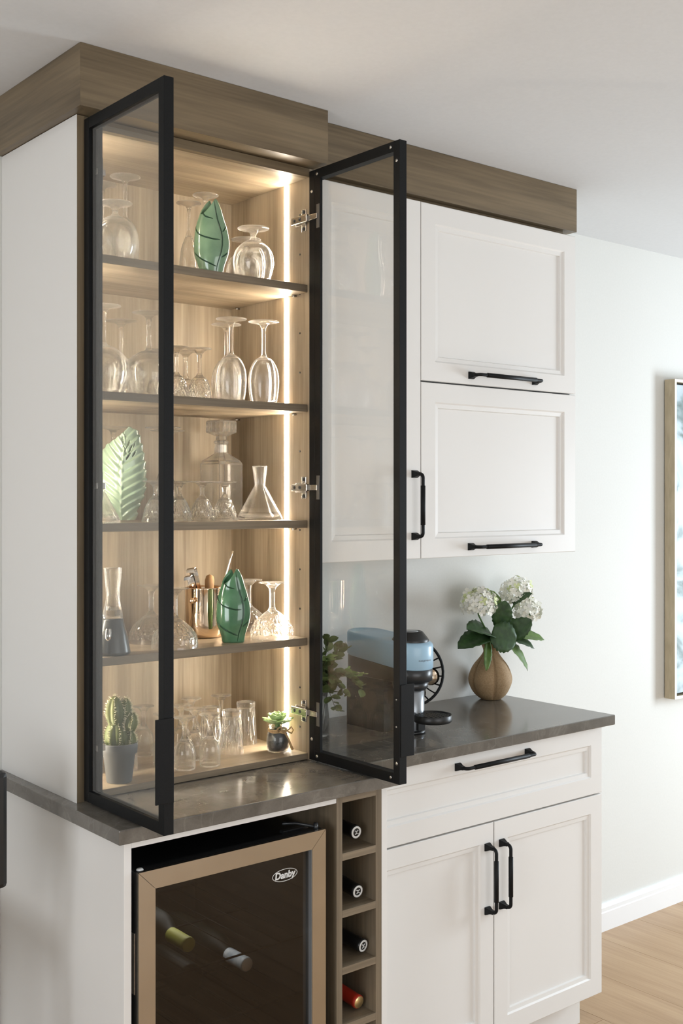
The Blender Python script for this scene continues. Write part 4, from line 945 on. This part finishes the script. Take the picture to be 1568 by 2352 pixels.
for k in range(4):
    a = k * pi / 2; u = Vector((cos(a), sin(a), 0)); s_ = Vector((-sin(a), cos(a), 0))
    fl.append(([Vector((0, 0, 0)), u * .005 + s_ * .0045 + Vector((0, 0, .001)), u * .0115 + s_ * .0060 + Vector((0, 0, .0022)), u * .0145 + Vector((0, 0, .0030)), u * .0115 - s_ * .0060 + Vector((0, 0, .0022)), u * .005 - s_ * .0045 + Vector((0, 0, .001)), u * .009 + Vector((0, 0, .0008))],
               [(0, 1, 6), (1, 2, 6), (2, 3, 6), (3, 4, 6), (4, 5, 6), (5, 0, 6)]))
fm = MB()
for v, f in fl: fm.add(v, f, True)
fm.ball((0, 0, .0012), .0014, 6, 4)
flo = mesh_of('floret', fm, M['petal'], recalc=False); flo2 = flo.copy(); flo2.materials.clear(); flo2.materials.append(M['petalgreen'])
def broad_leaf(parent, base, tip, wd, m, droop=.2, fold=.25, up=Vector((0, -.6, 1))):
    wd *= 1.25; base = Vector(base) + Vector((0, 0, .011)); tip = Vector(tip); tip = base + (tip - base) * 1.12; d = tip - base; L_ = d.length; d.normalize(); sd = d.cross(up).normalized(); nn = sd.cross(d).normalized()
    n = 14; v = []; f = []
    for i in range(n + 1):
        u = i / n; hw = wd * (sin(pi * (u * .90 + .08)) ** .62) * (1 if u < 1 else .04) * (1.05 if i % 2 else .95)
        c = base + d * L_ * u - nn * droop * L_ * u * u
        for a in (-1, -.6, -.25, 0, .25, .6, 1): v.append(c + sd * hw * a + nn * (abs(a) * hw * fold + .0012 * sin(i * 2.1) * abs(a)))
    for i in range(n):
        for k in range(6): f.append((i * 7 + k, i * 7 + k + 1, (i + 1) * 7 + k + 1, (i + 1) * 7 + k))
    o = obj('leaf', MB().add(v, f, True), m, parent, False); solid(o, .0008); return o
def hydrangea(label, head, R, nflor, leaves, greens=.25):
    head = Vector(head); an = {'r': 0.3, 't': 2.4, 'l': 4.5}[label[0]]; b0 = Vector((vx + .009 * cos(an), vy + .009 * sin(an), vz + .1225))
    s = thing('hydrangea', label, 'flower', b0, 'hydrangeas in the gourd vase')
    P = spl([tuple(b0), (b0.x + (head.x - vx) * .06, b0.y + (head.y - vy) * .06, vz + .18), tuple(head - Vector((0, 0, R * .6))), tuple(head)], 14)
    obj('stem', MB().tube(P, .0026, 8), M['stem'], s)
    ga = pi * (3 - sqrt(5))
    for i in range(nflor):
        zz = 1 - 1.62 * (i + .5) / nflor; rr = sqrt(max(0, 1 - zz * zz)); a = ga * i
        n_ = Vector((rr * cos(a), rr * sin(a), zz)); jit = random.uniform(.86, 1.1)
        p = head + Vector((n_.x * R[0] if isinstance(R, tuple) else n_.x * R, n_.y * R * .8, n_.z * R * .82)) * jit
        if p.y > -.016: p.y = -.016
        o = bpy.data.objects.new('floret', flo2 if (zz > .2 and random.random() < greens) else flo); C.objects.link(o); o.parent = s
        q = (n_ + Vector((random.uniform(-.4, .4), random.uniform(-.4, .4), random.uniform(-.3, .3)))).normalized().to_track_quat('Z', 'Y')
        o.rotation_euler = (q.to_matrix() @ Matrix.Rotation(random.random() * 3, 3, 'Z')).to_euler(); sc = random.uniform(.85, 1.15); o.scale = (sc,) * 3
        o.location = p - b0
    for lf in leaves: broad_leaf(s, *lf)
    return s
L1, L2 = M['leaf'], M['leaflight']
hydrangea('rounded white hydrangea with creamy top leaning left over the vase', (1.487, -.105, 1.222), .056, 64,
          [((1.555, -.10, 1.105), (1.455, -.125, 1.165), .034, L1, .25), ((1.550, -.10, 1.11), (1.432, -.105, 1.120), .030, L1, .3), ((1.52, -.13, 1.12), (1.575, -.175, 1.105), .040, L1, .2, .1, Vector((-.6, -1, .4))),
           ((1.535, -.10, 1.095), (1.497, -.135, 1.030), .011, L2, .1)])
hydrangea('tall white hydrangea rising highest at the right of the bunch', (1.678, -.090, 1.248), .054, 60,
          [((1.585, -.10, 1.13), (1.585, -.125, 1.215), .026, L1, .1, .2, Vector((-.6, -1, .2))), ((1.60, -.09, 1.15), (1.585, -.10, 1.245), .024, L2, .3), ((1.64, -.11, 1.20), (1.665, -.15, 1.25), .016, L1, .2), ((1.60, -.09, 1.13), (1.66, -.12, 1.155), .028, L1, .2)])
hydrangea('lower white hydrangea at the far right with loose separate petals', (1.715, -.105, 1.185), .047, 46,
          [((1.60, -.10, 1.10), (1.705, -.14, 1.095), .030, L1, .25), ((1.62, -.10, 1.105), (1.76, -.125, 1.105), .026, L2, .1), ((1.60, -.10, 1.09), (1.68, -.15, 1.030), .028, L2, .25), ((1.60, -.12, 1.10), (1.63, -.18, 1.16), .026, L1, .2, .2, Vector((-.6, -1, .4)))], .1)
# ------------------------------------------------------------------ framed painting
px0, px1, pz0, pz1 = 2.6077, 3.42, .7902, 1.9966
t = thing('framed_painting', 'abstract grey blue painting in a slim champagne frame on the right wall', 'painting', ((px0 + px1) / 2, -.03, pz0))
fw = .011
for a in ((px0, pz0, px0 + fw, pz1), (px1 - fw, pz0, px1, pz1), (px0 + fw, pz0, px1 - fw, pz0 + fw), (px0 + fw, pz1 - fw, px1 - fw, pz1)):
    o = obj('frame_bar', MB().box(a[0], -.048, a[1], a[2], -.004, a[3]), M['frame'], t)
    obj('frame_face', MB().box(a[0], -.050, a[1], a[2], -.048, a[3]), M['framelight'], o)
obj('backing', MB().box(px0 + fw, -.012, pz0 + fw, px1 - fw, -.006, pz1 - fw), M['darkvoid'], t)
obj('canvas', MB().box(px0 + .020, -.042, pz0 + .020, px1 - .020, -.012, pz1 - .020, .001), M['canvas'], t)
# ------------------------------------------------------------------ black chair at the left edge
hx0, hx1, hy = -.60, -.1806, -.45
t = thing('dining_chair', 'black chair at the left edge, only its rounded backrest showing', 'chair', (-.39, -.30, 0))
obj('backrest', MB().box(hx0, hy - .012, .799, hx1, hy + .012, 1.0246, .011), M['chairblack'], t)
obj('seat', MB().box(hx0 + .01, -.43, .62, hx1 - .01, -.09, .66, .012), M['chairblack'], t)
for xx in (hx0 + .045, hx1 - .045):
    obj('leg', MB().tube([(xx, -.12, .625), (xx, -.10, 0.0)], [.018, .012], 12), M['chairblack'], t)
    obj('leg', MB().tube([(xx, hy - .004, .85), (xx, -.435, .64), (xx, -.46, 0.0)], [.013, .017, .012], 12), M['chairblack'], t)
